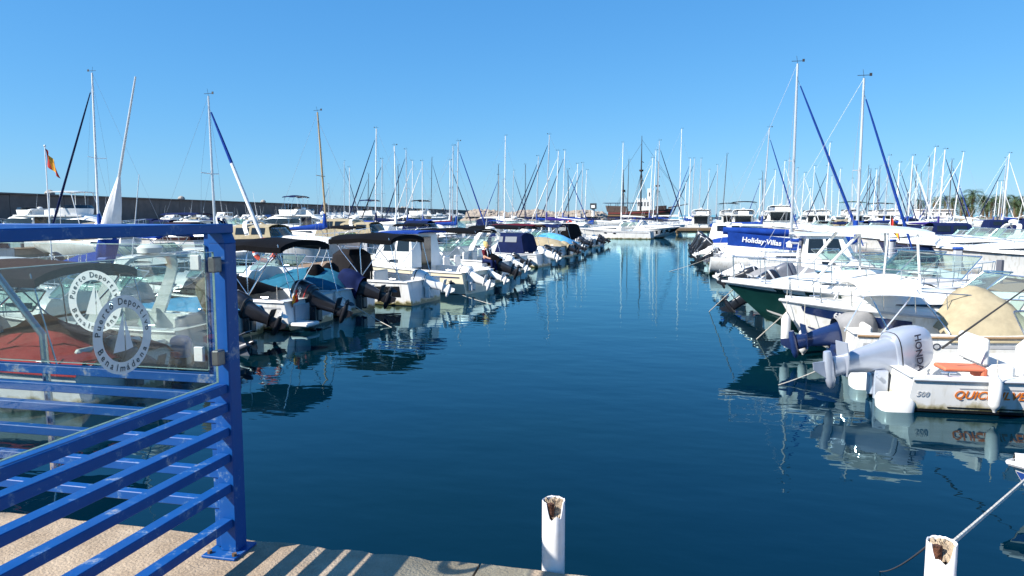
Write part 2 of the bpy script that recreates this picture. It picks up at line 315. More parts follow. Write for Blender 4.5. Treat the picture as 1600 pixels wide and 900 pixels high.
# ------------------------------------------------------------------ boat fittings
OUT = {}
def outboard(parent, loc, tilt=0, s=1.0, cm=None, lm=None, cover=None, brand=None, turn=0, prop=True, key=None, band=None):
    cm = cm or MBLK; lm = lm or cm
    k = 'o'
    if 'leg' not in OUT:
        m = MB()
        m.loft([superring(-0.27, 0, 0.14, 0.24, 0.155, 3), superring(-0.27, 0, 0.06, 0.23, 0.14, 3), superring(-0.29, 0, -0.06, 0.19, 0.11, 2.8),
                superring(-0.30, 0, -0.36, 0.15, 0.085, 2.6), superring(-0.30, 0, -0.46, 0.13, 0.06, 2.4), superring(-0.30, 0, -0.56, 0.13, 0.05, 2.4), superring(-0.30, 0, -0.70, 0.14, 0.04, 2.2)])
        m.loft([[(x, r * math.cos(2 * PI * j / 12), -0.76 + r * math.sin(2 * PI * j / 12)) for j in range(12)] for x, r in
                ((-0.02, 0.012), (-0.06, 0.045), (-0.14, 0.062), (-0.36, 0.066), (-0.48, 0.052), (-0.52, 0.045))])
        m.loft([[(-0.60, -0.11, -0.545), (-0.60, 0.11, -0.545), (-0.60, 0.11, -0.53), (-0.60, -0.11, -0.53)], [(-0.42, -0.12, -0.545), (-0.42, 0.12, -0.545), (-0.42, 0.12, -0.53), (-0.42, -0.12, -0.53)],
                [(-0.14, -0.05, -0.545), (-0.14, 0.05, -0.545), (-0.14, 0.05, -0.53), (-0.14, -0.05, -0.53)]])
        m.loft([[(-0.40, -0.012, -0.80), (-0.16, -0.012, -0.80), (-0.16, 0.012, -0.80), (-0.40, 0.012, -0.80)], [(-0.42, -0.005, -0.98), (-0.32, -0.005, -0.98), (-0.32, 0.005, -0.98), (-0.42, 0.005, -0.98)]])
        OUT['leg'] = m.mesh('leg'); fixn(OUT['leg'])
        m = MB(); m.bbox(-0.14, 0.03, -0.15, -0.09, -0.26, 0.12, 0.012); m.bbox(-0.14, 0.03, 0.09, 0.15, -0.26, 0.12, 0.012); m.bbox(-0.17, -0.06, -0.09, 0.09, -0.22, 0.06, 0.02)
        m.tube([(-0.1, -0.2, 0.05), (-0.1, 0.2, 0.05)], 0.025, 8); OUT['bracket'] = m.mesh('bracket'); fixn(OUT['bracket'])
        secs = [(0.13, -0.27, 0.27, 0.175, 3), (0.17, -0.275, 0.295, 0.19, 3.2), (0.30, -0.285, 0.31, 0.205, 3.2), (0.46, -0.29, 0.305, 0.21, 3.2), (0.58, -0.295, 0.285, 0.2, 3), (0.66, -0.30, 0.245, 0.175, 2.8), (0.71, -0.31, 0.17, 0.12, 2.5), (0.725, -0.31, 0.07, 0.05, 2.2)]
        m = MB(); m.loft([superring(c, 0, z, hx, hy, e, 24) for z, c, hx, hy, e in secs]); OUT['cowl'] = m.mesh('cowl', 50); fixn(OUT['cowl'])
        m = MB(); rings = []
        for i, (z, c, hx, hy, e) in enumerate([(0.02, -0.27, 0.28, 0.185, 2.6)] + secs):
            r = superring(c, 0, z, hx * 1.07 + 0.01, hy * 1.09 + 0.01, e, 30)
            rings.append([(x + 0.008 * math.sin(7 * k_ + i), y + 0.008 * math.cos(5 * k_ + 2 * i), zz + 0.012) for k_, (x, y, zz) in enumerate(r)])
        m.loft(rings, False, True); OUT['cover'] = m.mesh('cover', 60); fixn(OUT['cover'])
        m = MB()
        for j in range(3):
            a = 2 * PI * j / 3; rows = []
            for i in range(6):
                rad = 0.05 + 0.12 * i / 5; w = 0.055 * math.sin(PI * (0.22 + 0.68 * i / 5)); pit = 0.9 - 0.5 * i / 5; row = []
                for q in (-1, 0, 1):
                    da = q * w / rad * math.cos(pit) * 1.3; row.append((-0.56 + q * w * math.sin(pit), rad * math.cos(a + da), -0.76 + rad * math.sin(a + da)))
                rows.append(row)
            m.sheet(rows, 0.006)
        m.loft([[(x, r * math.cos(2 * PI * j / 10), -0.76 + r * math.sin(2 * PI * j / 10)) for j in range(10)] for x, r in ((-0.51, 0.05), (-0.58, 0.05), (-0.63, 0.035), (-0.65, 0.008))])
        OUT['prop'] = m.mesh('propeller'); fixn(OUT['prop'])
    def shared(nm, m):
        kk = nm + '|' + m.name
        if kk not in OUT:
            me = OUT[nm].copy(); me.materials.clear(); me.materials.append(m); OUT[kk] = me
        return OUT[kk]
    o = part('outboard_motor', shared('leg', lm), None, parent, loc, (0, R(tilt), R(turn))); o.scale = (s, s, s)
    part('bracket', shared('bracket', lm), None, parent, loc).scale = (s, s, s)
    part('cowl', shared('cowl', cm), None, o)
    if not cover:
        if 'seam' not in OUT:
            m = MB(); m.loft([superring(-0.276, 0, z, 0.299, 0.194, 3.2, 24) for z in (0.168, 0.184)], False, False); OUT['seam'] = m.mesh('seam'); fixn(OUT['seam'])
            m = MB(); m.loft([superring(-0.296, 0, z, a, b, 3.1, 24) for z, a, b in ((0.53, .303, .211), (0.575, .292, .204))], False, False); OUT['decal'] = m.mesh('decal'); fixn(OUT['decal'])
            m = MB(); m.tube([(-0.02, 0.06, 0.22), (0.12, 0.10, 0.24), (0.28, 0.16, 0.08), (0.42, 0.2, -0.12)], 0.022, 6); m.tube([(-0.02, -0.02, 0.2), (0.14, -0.03, 0.26), (0.3, 0.0, 0.06), (0.42, 0.05, -0.12)], 0.014, 6); OUT['hose'] = m.mesh('hose'); fixn(OUT['hose'])
        part('seam', shared('seam', RUB), None, o); part('hose', shared('hose', RUB), None, parent, loc)
        if cm is not MSIL: part('decal', shared('decal', GREYD if cm is MBLK else INK), None, o)
    if prop: part('propeller', shared('prop', STEEL if prop == 'steel' else (MBLK if prop == True else MWHT)), None, o)
    if cover: part('cover', shared('cover', cover), None, o)
    if band:
        m = MB(); m.loft([superring(-0.285, 0, z, 0.313, 0.212, 3.2, 24) for z in (0.26, 0.285)], False, False); part('stripe', m, band, o)
    if brand:
        body, bm_, sz = brand
        for sd_ in (1, -1):
            text('lettering', body, bm_, o, frame((-0.29, -sd_ * 0.222, 0.40), (sd_, 0, 0.0), (0, 0.0, 1)), sz, 0.002, 0, 0.003)
    return o

def arch_tube(m, y, xf, z0, zt, xt, r=0.016, n=10, rnd=0.35):     # U hoop: feet at (xf,+-y,z0), crown at (xt, ., zt)
    p = []
    for k in range(n + 1):
        a = PI * k / n; c, s_ = math.cos(a), math.sin(a)
        yy = y * math.copysign(abs(c) ** rnd, c); w = abs(s_) ** rnd
        p.append((lerp(xf, xt, w), yy, lerp(z0, zt, w)))
    m.tube(p, r, 6)
def bimini(parent, H, t0, t1, zt, col, droop=0.06, hoops=3, thick=0.05, wscale=0.92, strut=True):
    x0, x1 = H.L * t0, H.L * t1; xm = (x0 + x1) / 2; w = H.B / 2 * wscale
    rows = []
    nx = 13
    for i in range(nx):
        a = i / (nx - 1); x = lerp(x0, x1, a); sag = -0.03 * abs(math.sin(PI * a * (hoops - 1))) - droop * (2 * a - 1) ** 2
        rows.append([(x, w * y, zt + sag + 0.10 * (1 - y * y) - 0.06 * abs(y) ** 6) for y in (-1, -0.97, -0.8, -0.5, -0.2, 0.0, 0.2, 0.5, 0.8, 0.97, 1)])
    c = part('canopy', MB().sheet(rows, thick), CV[col], parent, smooth=50)
    m = MB(); g = H.sh((t0 + t1) / 2)
    for i in range(hoops):
        a = i / (hoops - 1); arch_tube(m, H.hb((t0 + t1) / 2) - 0.06, lerp(xm, xm - 0.15, a), g, zt - 0.03, lerp(x0 + 0.08, x1 - 0.08, a), 0.014)
    if strut:
        for sd_ in (1, -1):
            m.tube([(x1 - 0.1, sd_ * w * 0.97, zt - 0.04), (x1 + 0.45, sd_ * (H.hb(min(0.95, t1 + 0.05)) - 0.08), g + 0.05)], 0.012, 5)
            m.tube([(x0 + 0.1, sd_ * w * 0.97, zt - 0.04), (x0 - 0.25, sd_ * (H.hb(t0) - 0.08), H.sh(t0) + 0.03)], 0.012, 5)
    part('canopy_frame', m, STEEL, parent)
    return c
def tonneau(parent, H, t0, t1, hgt, col, peak=0.55, name='cockpit_cover', inset=0.03, bumps=(), seed=1, skirt=0.1, folds=0.0):
    rnd = random.Random(seed); rows = []; n = 16
    ph = [rnd.uniform(0, 6) for _ in range(6)]
    for i in range(n):
        a = i / (n - 1); t = lerp(t0, t1, a); b = H.hb(t) + 0.012 - inset * 0
        prof = (math.sin(PI * clamp(a / (2 * peak) if a < peak else 0.5 + (a - peak) / (2 * (1 - peak)))) ** 0.7) * hgt
        row = []
        for j in range(15):
            y = -1 + 2 * j / 14; k = 1 - abs(y) ** 1.7
            wr = folds * (math.sin(19 * y + 6 * a + ph[3]) * (0.3 + abs(y))) + 0.02 * math.sin(9 * a + ph[0] + 5 * y) * math.sin(11 * y + ph[1]) + 0.015 * math.sin(23 * a + 13 * y + ph[2])
            z = H.sh(t) + 0.03 + k * prof + wr * (1 - y ** 8)
            for bx, by, bw, bh in bumps: z += bh * math.exp(-(((a - bx) / bw) ** 2 + ((y - by) / (bw * 2)) ** 2))
            if abs(y) > 0.99: z = H.sh(t) - skirt
            row.append((H.L * t, b * (y if abs(y) < .99 else y * 1.0), z))
        rows.append(row)
    return part(name, MB().sheet(rows, 0.012), CV[col] if isinstance(col, str) else col, parent, smooth=60)
def windscreen(parent, H, x, zb, hgt, hw, rake=0.35, wrap=0.9, glass=None, fr=None, name='windscreen'):
    n = 9; bot = []; top = []
    for k in range(n):
        a = -1 + 2 * k / (n - 1); e = abs(a) ** 2.6
        bot.append((x - wrap * e, hw * math.copysign(min(1, abs(a) * 1.08), a), zb)); top.append((x - wrap * e * 0.95 - rake, hw * 0.88 * math.copysign(min(1, abs(a) * 1.08), a), zb + hgt * (1 - 0.12 * e)))
    w = part(name, MB().grid([bot, top]), glass or WGLASS, parent, smooth=50)
    m = MB(); m.tube(bot, 0.016, 5); m.tube(top, 0.018, 5)
    for k in (0, 2, 6, 8): m.tube([bot[k], top[k]], 0.014, 5)
    part('frame', m, fr or STEEL, w)
    return w
def rails(parent, H, t0, t1, h=0.45, posts=5, inb=0.06, nose=True, r=0.011, name='bow_rail', mid=False):
    m = MB(); P = {}
    for sd_ in (1, -1):
        P[sd_] = [(H.L * t + 0.0, sd_ * max(0.0, H.hb(t) - inb), H.sh(t)) for t in [lerp(t0, t1, i / (posts * 2)) for i in range(posts * 2 + 1)]]
        for i in range(0, posts * 2 + 1, 2):
            p = P[sd_][i]; m.tube([p, (p[0] + 0.04, p[1], p[2] + h)], r * 0.85, 5)
    up = lambda p, k=1.0: (p[0] + 0.04, p[1], p[2] + h * k)
    if nose: m.tube([up(p) for p in P[1]] + [up(p) for p in P[-1][::-1]], r, 5)
    else:
        for sd_ in (1, -1): m.tube([up(p) for p in P[sd_]], r, 5)
    if mid:
        for sd_ in (1, -1): m.tube([up(p, 0.5) for p in P[sd_]], r * 0.6, 4)
    return part(name, m, STEEL, parent)
def radar_arch(parent, x, hw, zb, hgt, lean=0.5, m_=None, w=0.22, sx=-1):
    m = MB(); n = 14; rings = []
    for k in range(n + 1):
        a = PI * k / n; c, s_ = math.cos(a), math.sin(a); yy = hw * math.copysign(abs(c) ** 0.4, c); q = abs(s_) ** 0.5
        X = x + sx * lean * q; Z = zb + hgt * q; ww = lerp(w * 1.5, w, q); d = 0.035
        nx = 0; ny = -c; nz = -s_
        rings.append([(X - ww / 2, yy + ny * d, Z + nz * d), (X + ww / 2, yy + ny * d, Z + nz * d), (X + ww / 2, yy - ny * d, Z - nz * d), (X - ww / 2, yy - ny * d, Z - nz * d)])
    m.loft(rings); return part('radar_arch', m, m_ or GEL, parent)
def fender(loc, label, r=0.11, L=0.5, m=None, rope=0.5, grp=None):
    mb = MB(); mb.loft([[(rr * math.cos(2 * PI * j / 12), rr * math.sin(2 * PI * j / 12), z) for j in range(12)] for z, rr in
                        ((-L / 2 - 0.05, 0.02), (-L / 2 - 0.02, 0.03), (-L / 2, r * 0.6), (-L / 2 + 0.06, r), (L / 2 - 0.06, r), (L / 2, r * 0.6), (L / 2 + 0.02, 0.03), (L / 2 + 0.05, 0.02))])
    o = tag(part('fender', mb, m or FEND, None, loc), label, 'fender', grp)
    part('rope', MB().tube([(0, 0, L / 2 + 0.04), (0, 0.0, L / 2 + rope)], 0.007, 5), ROPE, o)
    return o
def flag(parent, top, h=0.5, w=0.35, lean=(0, 0)):     # limp red-yellow-red ensign hanging from a staff end
    cols = [(mat('flag_red', (0.42, 0.02, 0.012), 0.8, var=0.15), 0, 0.42), (mat('flag_yellow', (0.70, 0.36, 0.02), 0.8, var=0.15), 0.42, 0.78), (mat('flag_red', (0.55, 0.03, 0.02)), 0.78, 1)]
    root = None
    for mm, a0, a1 in cols:
        rows = []
        for i in range(9):
            v = i / 8; row = []
            for j in range(5):
                u = lerp(a0, a1, j / 4)
                row.append((top[0] + w * u * (0.55 + 0.3 * v) + 0.02 * math.sin(9 * u + 3 * v), top[1] + 0.05 * math.sin(11 * u + 2 * v), top[2] - h * (0.55 * v + u * 0.5 * 1.0)))
            rows.append(row)
        o = part('flag_stripe' if root else 'flag', MB().sheet([[(p[0], p[1] , p[2]) for p in r] for r in rows], 0.004), mm, root or parent, smooth=60)
        root = root or o
    return root

# ------------------------------------------------------------------ boats
def motorboat(name, label, cat, x, y, hd, L=6.0, B=2.3, fs=0.62, fb=1.0, hull=None, style='cuddy', stripe=None, boot=None, bim=None, bimz=1.95, bimt=(0.12, 0.55),
              cover=None, cov=(0.04, 0.5, 0.35, 0.55), bumps=(), motors=(), screen=True, rail=True, arch=None, far=False, group=None, platform=False, rake=0.9, hsh=0.42, glass=None, tc=None, bimk=0.06,
              ports=0, deckm=None, roofc=None, seed=0, wheel=False, hardtop=None, camper=None, trim=None):
    hull = hull or GEL; o = thing(name, label, cat, (x, y, 0), hd, group); H = Hull(L, B, fs, fb, 0.4, rake); o['L'] = L
    h = part('hull', H.shell(11 if far else 17), GELH if hull is GEL else hull, o, smooth=40)
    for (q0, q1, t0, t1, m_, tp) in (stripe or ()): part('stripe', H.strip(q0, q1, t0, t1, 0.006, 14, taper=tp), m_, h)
    if boot: part('boot_stripe', H.strip(0.56, 0.62, 0, 0.97, 0.007), boot, h)
    if not far and stripe is None and hull in (GEL, GELC): part('pinstripe', H.strip(0.13, 0.155 + 0.01 * (int(y) % 3), 0.02, 0.97, 0.006), (GELN, GREYD, GELRED, GELN, GREYD)[int(abs(y)) % 5], h)
    if not far: part('nonskid_panel', H.deck(0.78 if style in ('open', 'console') else 0.62, 0.93, 0.07, 8, 0.16, 0.006), mat('nonskid_grey', (0.50, 0.50, 0.48), 0.8, var=0.2, vscale=6), o)
    part('rub_rail', H.rub(), trim or (RUB if far else GREYD), h)
    tc = tc or {'open': 0.74, 'console': 0.76, 'cuddy': 0.50, 'cruiser': 0.40, 'pilot': 0.40, 'fly': 0.2}[style]
    dk = H.deck(tc, 0.985, 0.07); H.cockpit(0.045, tc, 0.15 if L < 7 else 0.25, 0.12 if L < 7 else 0.35, m=dk)
    d = part('deck', dk, deckm or GEL, o, smooth=30)
    if platform: part('swim_platform', MB().bbox(-0.55, 0.02, -B * 0.40, B * 0.40, 0.12, 0.20, 0.02), hull if hull in (GEL, GELC) else GEL, o)
    zt = H.sh(tc)
    if style in ('cuddy', 'cruiser', 'pilot'):
        x0 = L * tc; x1 = L * (0.86 if style != 'cruiser' else 0.9); n = 9; xs = [lerp(x0, x1, i / (n - 1)) for i in range(n)]
        hw = [max(0.05, (H.hb(xx / L) - (0.20 if not far else 0.22))) * (1 - 0.55 * (i / (n - 1)) ** 2.5) for i, xx in enumerate(xs)]
        ht = [hsh * (1 - (i / (n - 1)) ** 2.2) for i in range(n)]
        c = part('cabin', trunk(MB(), xs, hw, [H.sh(xx / L) - 0.04 for xx in xs], [H.sh(xx / L) + 0.03 + hh for xx, hh in zip(xs, ht)]), GEL if hull is not GELC else GELC, o, smooth=40)
        for sd_ in (1, -1):
            m = MB(); rows = []
            for i in range(1, 6):
                rows.append([(xs[i] , sd_ * (hw[i] * (0.985 - 0.04) + 0.012), H.sh(xs[i] / L) + ht[i] * 0.40), (xs[i] - 0.02, sd_ * (hw[i] * (0.955 - 0.04) + 0.016), H.sh(xs[i] / L) + ht[i] * (0.72 - 0.05 * i))])
            part('window', m.grid(rows), DGLASS, c)
        if not far:
            m = MB(); m.bbox(lerp(x0, x1, 0.42), lerp(x0, x1, 0.62), -0.22, 0.22, H.sh(0.7) + hsh * 0.74, H.sh(0.7) + hsh * 0.84 + 0.02, 0.015); part('hatch', m, DGLASS, c)
        if screen and style != 'pilot':
            windscreen(o, H, x0 + (0.55 if style == 'cruiser' else 0.35), zt + hsh * 0.93, 0.42 if style == 'cuddy' else 0.5, hw[0] * 0.96, 0.45, 0.8 if style == 'cuddy' else 1.3, glass)
        if style == 'pilot':
            px0, px1 = L * 0.36, L * 0.62; hwp = B / 2 - 0.28; zb = zt; zr = zb + 1.25
            m = MB(); rows = []
            for z, a0, a1, w in ((zb, px0, px1 + 0.25, hwp), (zb + 0.55, px0, px1 + 0.12, hwp - 0.03), (zr, px0 + 0.1, px1 - 0.25, hwp - 0.12)):
                rows.append([(a0, -w, z), (a1 - 0.2, -w, z), (a1, -w * 0.55, z), (a1, w * 0.55, z), (a1 - 0.2, w, z), (a0, w, z)])
            m.loft(rows); ph = part('pilothouse', m, GEL, o, smooth=25)
            m2 = MB(); rr = [[(lerp(px0 - 0.3, px1 - 0.02, i / 5), hwp * 0.98 * yy, zr + 0.05 + 0.05 * (1 - yy * yy) - 0.03 * (i / 5) ** 3) for yy in (-1, -.6, 0, .6, 1)] for i in range(6)]
            part('roof', m2.sheet(rr, 0.06), CV[roofc] if roofc else GEL, ph)
            for sd_ in (1, -1):
                for (a, b) in ((0.06, 0.46), (0.54, 0.9)):
                    f = lambda k, z: (lerp(lerp(px0, px0 + 0.1, (z - zb) / 1.25), lerp(px1 - 0.05, px1 - 0.45, (z - zb) / 1.25), k), sd_ * (lerp(hwp - 0.03, hwp - 0.12, (z - zb - 0.55) / 0.7) + 0.012), z)
                    part('window', MB().add([f(a, zb + 0.6), f(b, zb + 0.6), f(b, zb + 1.12), f(a, zb + 1.12)], [(0, 1, 2, 3)]), DGLASS, ph)
            f = lambda yy, z: (lerp(px1 + 0.12, px1 - 0.25, (z - zb - 0.55) / 0.7) + 0.012, yy * lerp(hwp - 0.03, hwp - 0.12, (z - zb - 0.55) / 0.7) * 0.5, z)
            part('window', MB().add([f(-1, zb + 0.62), f(1, zb + 0.62), f(1, zb + 1.12), f(-1, zb + 1.12)], [(0, 1, 2, 3)]), DGLASS, ph)
            part('door', MB().bbox(px0 - 0.012, px0 + 0.02, -0.32, 0.32, zb - 0.3, zb + 1.12, 0.006), DGLASS, ph)
    if style == 'console':
        cx = L * 0.42; cs = part('console', MB().loft([superring(cx, 0, 0.1, 0.32, 0.36, 5, 16), superring(cx, 0, 0.8, 0.28, 0.34, 5, 16), superring(cx + 0.05, 0, 0.98, 0.16, 0.30, 4, 16)]), GEL, o)
        windscreen(o, H, cx + 0.25, 0.95, 0.42, 0.34, 0.22, 0.35, glass)
        part('seat', MB().bbox(cx - 0.95, cx - 0.55, -0.42, 0.42, 0.1, 0.62, 0.05).bbox(cx - 1.02, cx - 0.92, -0.42, 0.42, 0.6, 1.0, 0.03), SEAT, o)
    if style == 'open':
        for xx in (L * 0.14, L * 0.5): part('seat', MB().bbox(xx, xx + 0.4, -B * 0.36, B * 0.36, 0.36, 0.46, 0.03), SEAT, o)
    if style in ('cuddy', 'cruiser') and not cover:
        part('seat', MB().bbox(0.35, 0.85, -B * 0.3, B * 0.3, 0.12, 0.52, 0.05).bbox(0.28, 0.40, -B * 0.3, B * 0.3, 0.45, 0.82, 0.04), SEAT, o)
        for sd_ in (0.45, -0.45): part('helm_seat', MB().bbox(L * tc - 1.0, L * tc - 0.55, sd_ - 0.22, sd_ + 0.22, 0.45, 0.6, 0.04).bbox(L * tc - 1.06, L * tc - 0.94, sd_ - 0.22, sd_ + 0.22, 0.55, 1.08, 0.04), SEAT, o)
    if style == 'fly':
        n = 8; x0, x1 = L * 0.24, L * 0.72; xs = [lerp(x0, x1, i / (n - 1)) for i in range(n)]; zs = H.sh(0.4)
        hw = [min(H.hb(xx / L) - 0.22, B / 2 * 0.84) * (1 - 0.35 * (i / (n - 1)) ** 3) for i, xx in enumerate(xs)]
        zt_ = [zs + 1.25 * (1 - (max(0, i - 4) / 3.3) ** 1.6) + 0.1 for i in range(n)]
        c = part('saloon', trunk(MB(), xs, hw, [H.sh(xx / L) - 0.05 for xx in xs], zt_, 0.9, 4.5), GEL, o, smooth=35)
        for sd_ in (1, -1):
            rows = [[(xs[i], sd_ * (hw[i] * 0.985 + 0.015), zs + 0.38 + 0.02 * i), (xs[i], sd_ * (hw[i] * 0.95 + 0.015), zs + 0.38 + (zt_[i] - zs - 0.1) * 0.5)] for i in range(0, 7)]
            part('window', MB().grid(rows), DGLASS, c)
        part('door', MB().bbox(x0 - 0.03, x0 + 0.01, -hw[0] * 0.72, hw[0] * 0.72, zs - 0.35, zs + 1.12, 0.01), DGLASS, c)
        fz = zs + 1.36
        rr = [[(lerp(x0 - L * 0.16, x0 + L * 0.27, i / 7), yy * B / 2 * 0.86 * (1 - 0.25 * (i / 7) ** 3), fz + 0.03 * (1 - yy * yy)) for yy in (-1, -.5, 0, .5, 1)] for i in range(8)]
        fl = part('flybridge', MB().sheet(rr, 0.12), GEL, o)
        ring = [(x0 + 0.1, -B * .38), (x0 + L * .14, -B * .38), (x0 + L * .22, -B * .3), (x0 + L * .255, 0), (x0 + L * .22, B * .3), (x0 + L * .14, B * .38), (x0 + 0.1, B * .38)]
        m = MB(); m.grid([[(a, b, fz + 0.03) for a, b in ring], [(a + 0.12, b, fz + 0.55) for a, b in ring], [(a + 0.02, b * 0.93, fz + 0.55) for a, b in ring], [(a - 0.1, b * 0.93, fz + 0.03) for a, b in ring]])
        part('coaming', m, GEL, fl)
        part('windscreen', MB().grid([[(a + 0.12, b, fz + 0.55) for a, b in ring[1:6]], [(a - 0.05, b * 0.95, fz + 0.82) for a, b in ring[1:6]]]), DGLASS, fl)
        part('seat', MB().bbox(x0 + 0.4, x0 + 1.0, -0.8, 0.8, fz + 0.03, fz + 0.6, 0.06), SEAT, fl)
    if arch:
        ax, ah = arch; a = radar_arch(o, L * ax, B / 2 * 0.86, (H.sh(ax) if style != 'fly' else H.sh(0.4) + 1.4), ah, 0.6 if style != 'fly' else 0.4, GEL, 0.22 if L < 9 else 0.32)
        tp = (L * ax - (0.6 if style != 'fly' else 0.4), 0, (H.sh(ax) if style != 'fly' else H.sh(0.4) + 1.4) + ah)
        part('radar_dome', MB().loft([superring(tp[0], 0, tp[2] + z, r, r, 2, 14) for z, r in ((0.03, 0.12), (0.06, 0.24), (0.16, 0.25), (0.22, 0.18), (0.24, 0.05))]), GEL, a)
        part('antenna', MB().tube([(tp[0], 0.5, tp[2]), (tp[0] - 0.25, 0.5, tp[2] + 1.6)], [0.014, 0.006], 5), MASTW, a)
    if hardtop:
        t0, t1, z = hardtop; w = B / 2 * 0.88
        rr = [[(lerp(L * t0, L * t1, i / 7), yy * w * (1 - 0.12 * (i / 7) ** 3), z + 0.07 * (1 - yy * yy) - 0.06 * (2 * i / 7 - 1) ** 2) for yy in (-1, -.97, -.5, 0, .5, .97, 1)] for i in range(8)]
        ht_ = part('hardtop', MB().sheet(rr, 0.07), GEL, o, smooth=50)
        for sd_ in (1, -1):
            part('strut', MB().tube([(L * t0 + 0.3, sd_ * w * .95, z - 0.05), (L * t0 + 0.2, sd_ * (H.hb(t0) - 0.1), H.sh(t0))], 0.025, 6), MASTW, ht_)
            part('strut', MB().tube([(L * t1 - 0.35, sd_ * w * .85, z - 0.05), (L * t1 + 0.55, sd_ * (H.hb(t1) - 0.25), H.sh(t1) + 0.1)], 0.035, 6), MASTW, ht_)
            part('strut', MB().tube([(lerp(L * t0, L * t1, .5), sd_ * w * .95, z - 0.05), (lerp(L * t0, L * t1, .5), sd_ * (H.hb(t1) - 0.15), H.sh(t1))], 0.022, 6), MASTW, ht_)
    if camper:                                      # canvas enclosure with clear panes
        t0, t1, z, cc = camper; w = B / 2 * 0.9
        xs = [L * lerp(t0, t1, i / 6) for i in range(7)]
        rows = [[(xx, sd2 * H.hb(xx / L) * k, zz) for sd2, k, zz in ((-1, .98, H.sh(xx / L)), (-1, .9, lerp(H.sh(xx / L), z, .55)), (-1, .8, z - .1), (-1, .5, z), (0, .0, z + .05), (1, .5, z), (1, .8, z - .1), (1, .9, lerp(H.sh(xx / L), z, .55)), (1, .98, H.sh(xx / L)))] for xx in xs]
        rows[0] = [(p[0] + (p[2] - H.sh(t0)) * 0.25, p[1], p[2]) for p in rows[0]]; rows[-1] = [(p[0] - (p[2] - H.sh(t1)) * 0.35, p[1], p[2]) for p in rows[-1]]
        m = MB(); m.grid(rows); r0 = rows[0]; oo = len(m.v); m.v += r0; m.f.append(tuple(range(oo, oo + 9)))
        cp = part('canopy', m, CV[cc], o, smooth=40)
        for sd_ in (1, -1):
            idx = (1, 2) if sd_ < 0 else (7, 6)
            for i0 in (1, 3):
                q = [Vector(rows[i0][idx[0]]), Vector(rows[i0 + 2][idx[0]]), Vector(rows[i0 + 2][idx[1]]), Vector(rows[i0][idx[1]])]; cen = sum(q, Vector()) / 4
                part('window', MB().add([cen + (p - cen) * 0.82 + Vector((0, sd_ * 0.02, 0)) for p in q], [(0, 1, 2, 3)]), VINYL if not far else DGLASS, cp)
    if ports:
        for sd_ in (1, -1):
            for i in range(ports):
                t = 0.48 + 0.13 * i; c = Vector(H.pt(t, 0.22, 0.01, sd_)); c2 = Vector(H.pt(t + 0.06, 0.22, 0.01, sd_)); ax_ = (c2 - c).normalized(); up = (Vector(H.pt(t, 0.12, 0.01, sd_)) - Vector(H.pt(t, 0.3, 0.01, sd_))).normalized()
                part('porthole', MB().add([c + ax_ * 0.2 * math.cos(2 * PI * k / 14) + up * 0.075 * math.sin(2 * PI * k / 14) for k in range(14)], [tuple(range(14))]), DGLASS, h)
    if rail: rails(o, H, 0.55 if style != 'open' else 0.6, 0.97, 0.42 if L < 8 else 0.55, 4 if far else 6)
    if bim: bimini(o, H, bimt[0], bimt[1], bimz, bim, strut=not far, thick=bimk)
    if cover: tonneau(o, H, cov[0], cov[1], cov[2], cover, cov[3], bumps=bumps, seed=seed)
    for mt in motors:
        mt = dict(mt); yy = mt.pop('y', 0); pz = mt.pop('pz', fs - 0.2); outboard(o, (-0.05, yy, pz), **mt)
    if not far:
        for t in (0.1, 0.5, 0.9):
            for sd_ in (1, -1):
                p = (L * t, sd_ * (H.hb(t) - 0.08), H.sh(t) + 0.02); part('cleat', MB().tube([(p[0] - 0.1, p[1], p[2] + 0.05), (p[0] + 0.1, p[1], p[2] + 0.05)], 0.012, 6).tube([(p[0], p[1], p[2]), (p[0], p[1], p[2] + 0.05)], 0.016, 6), STEEL, o)
    return o, H

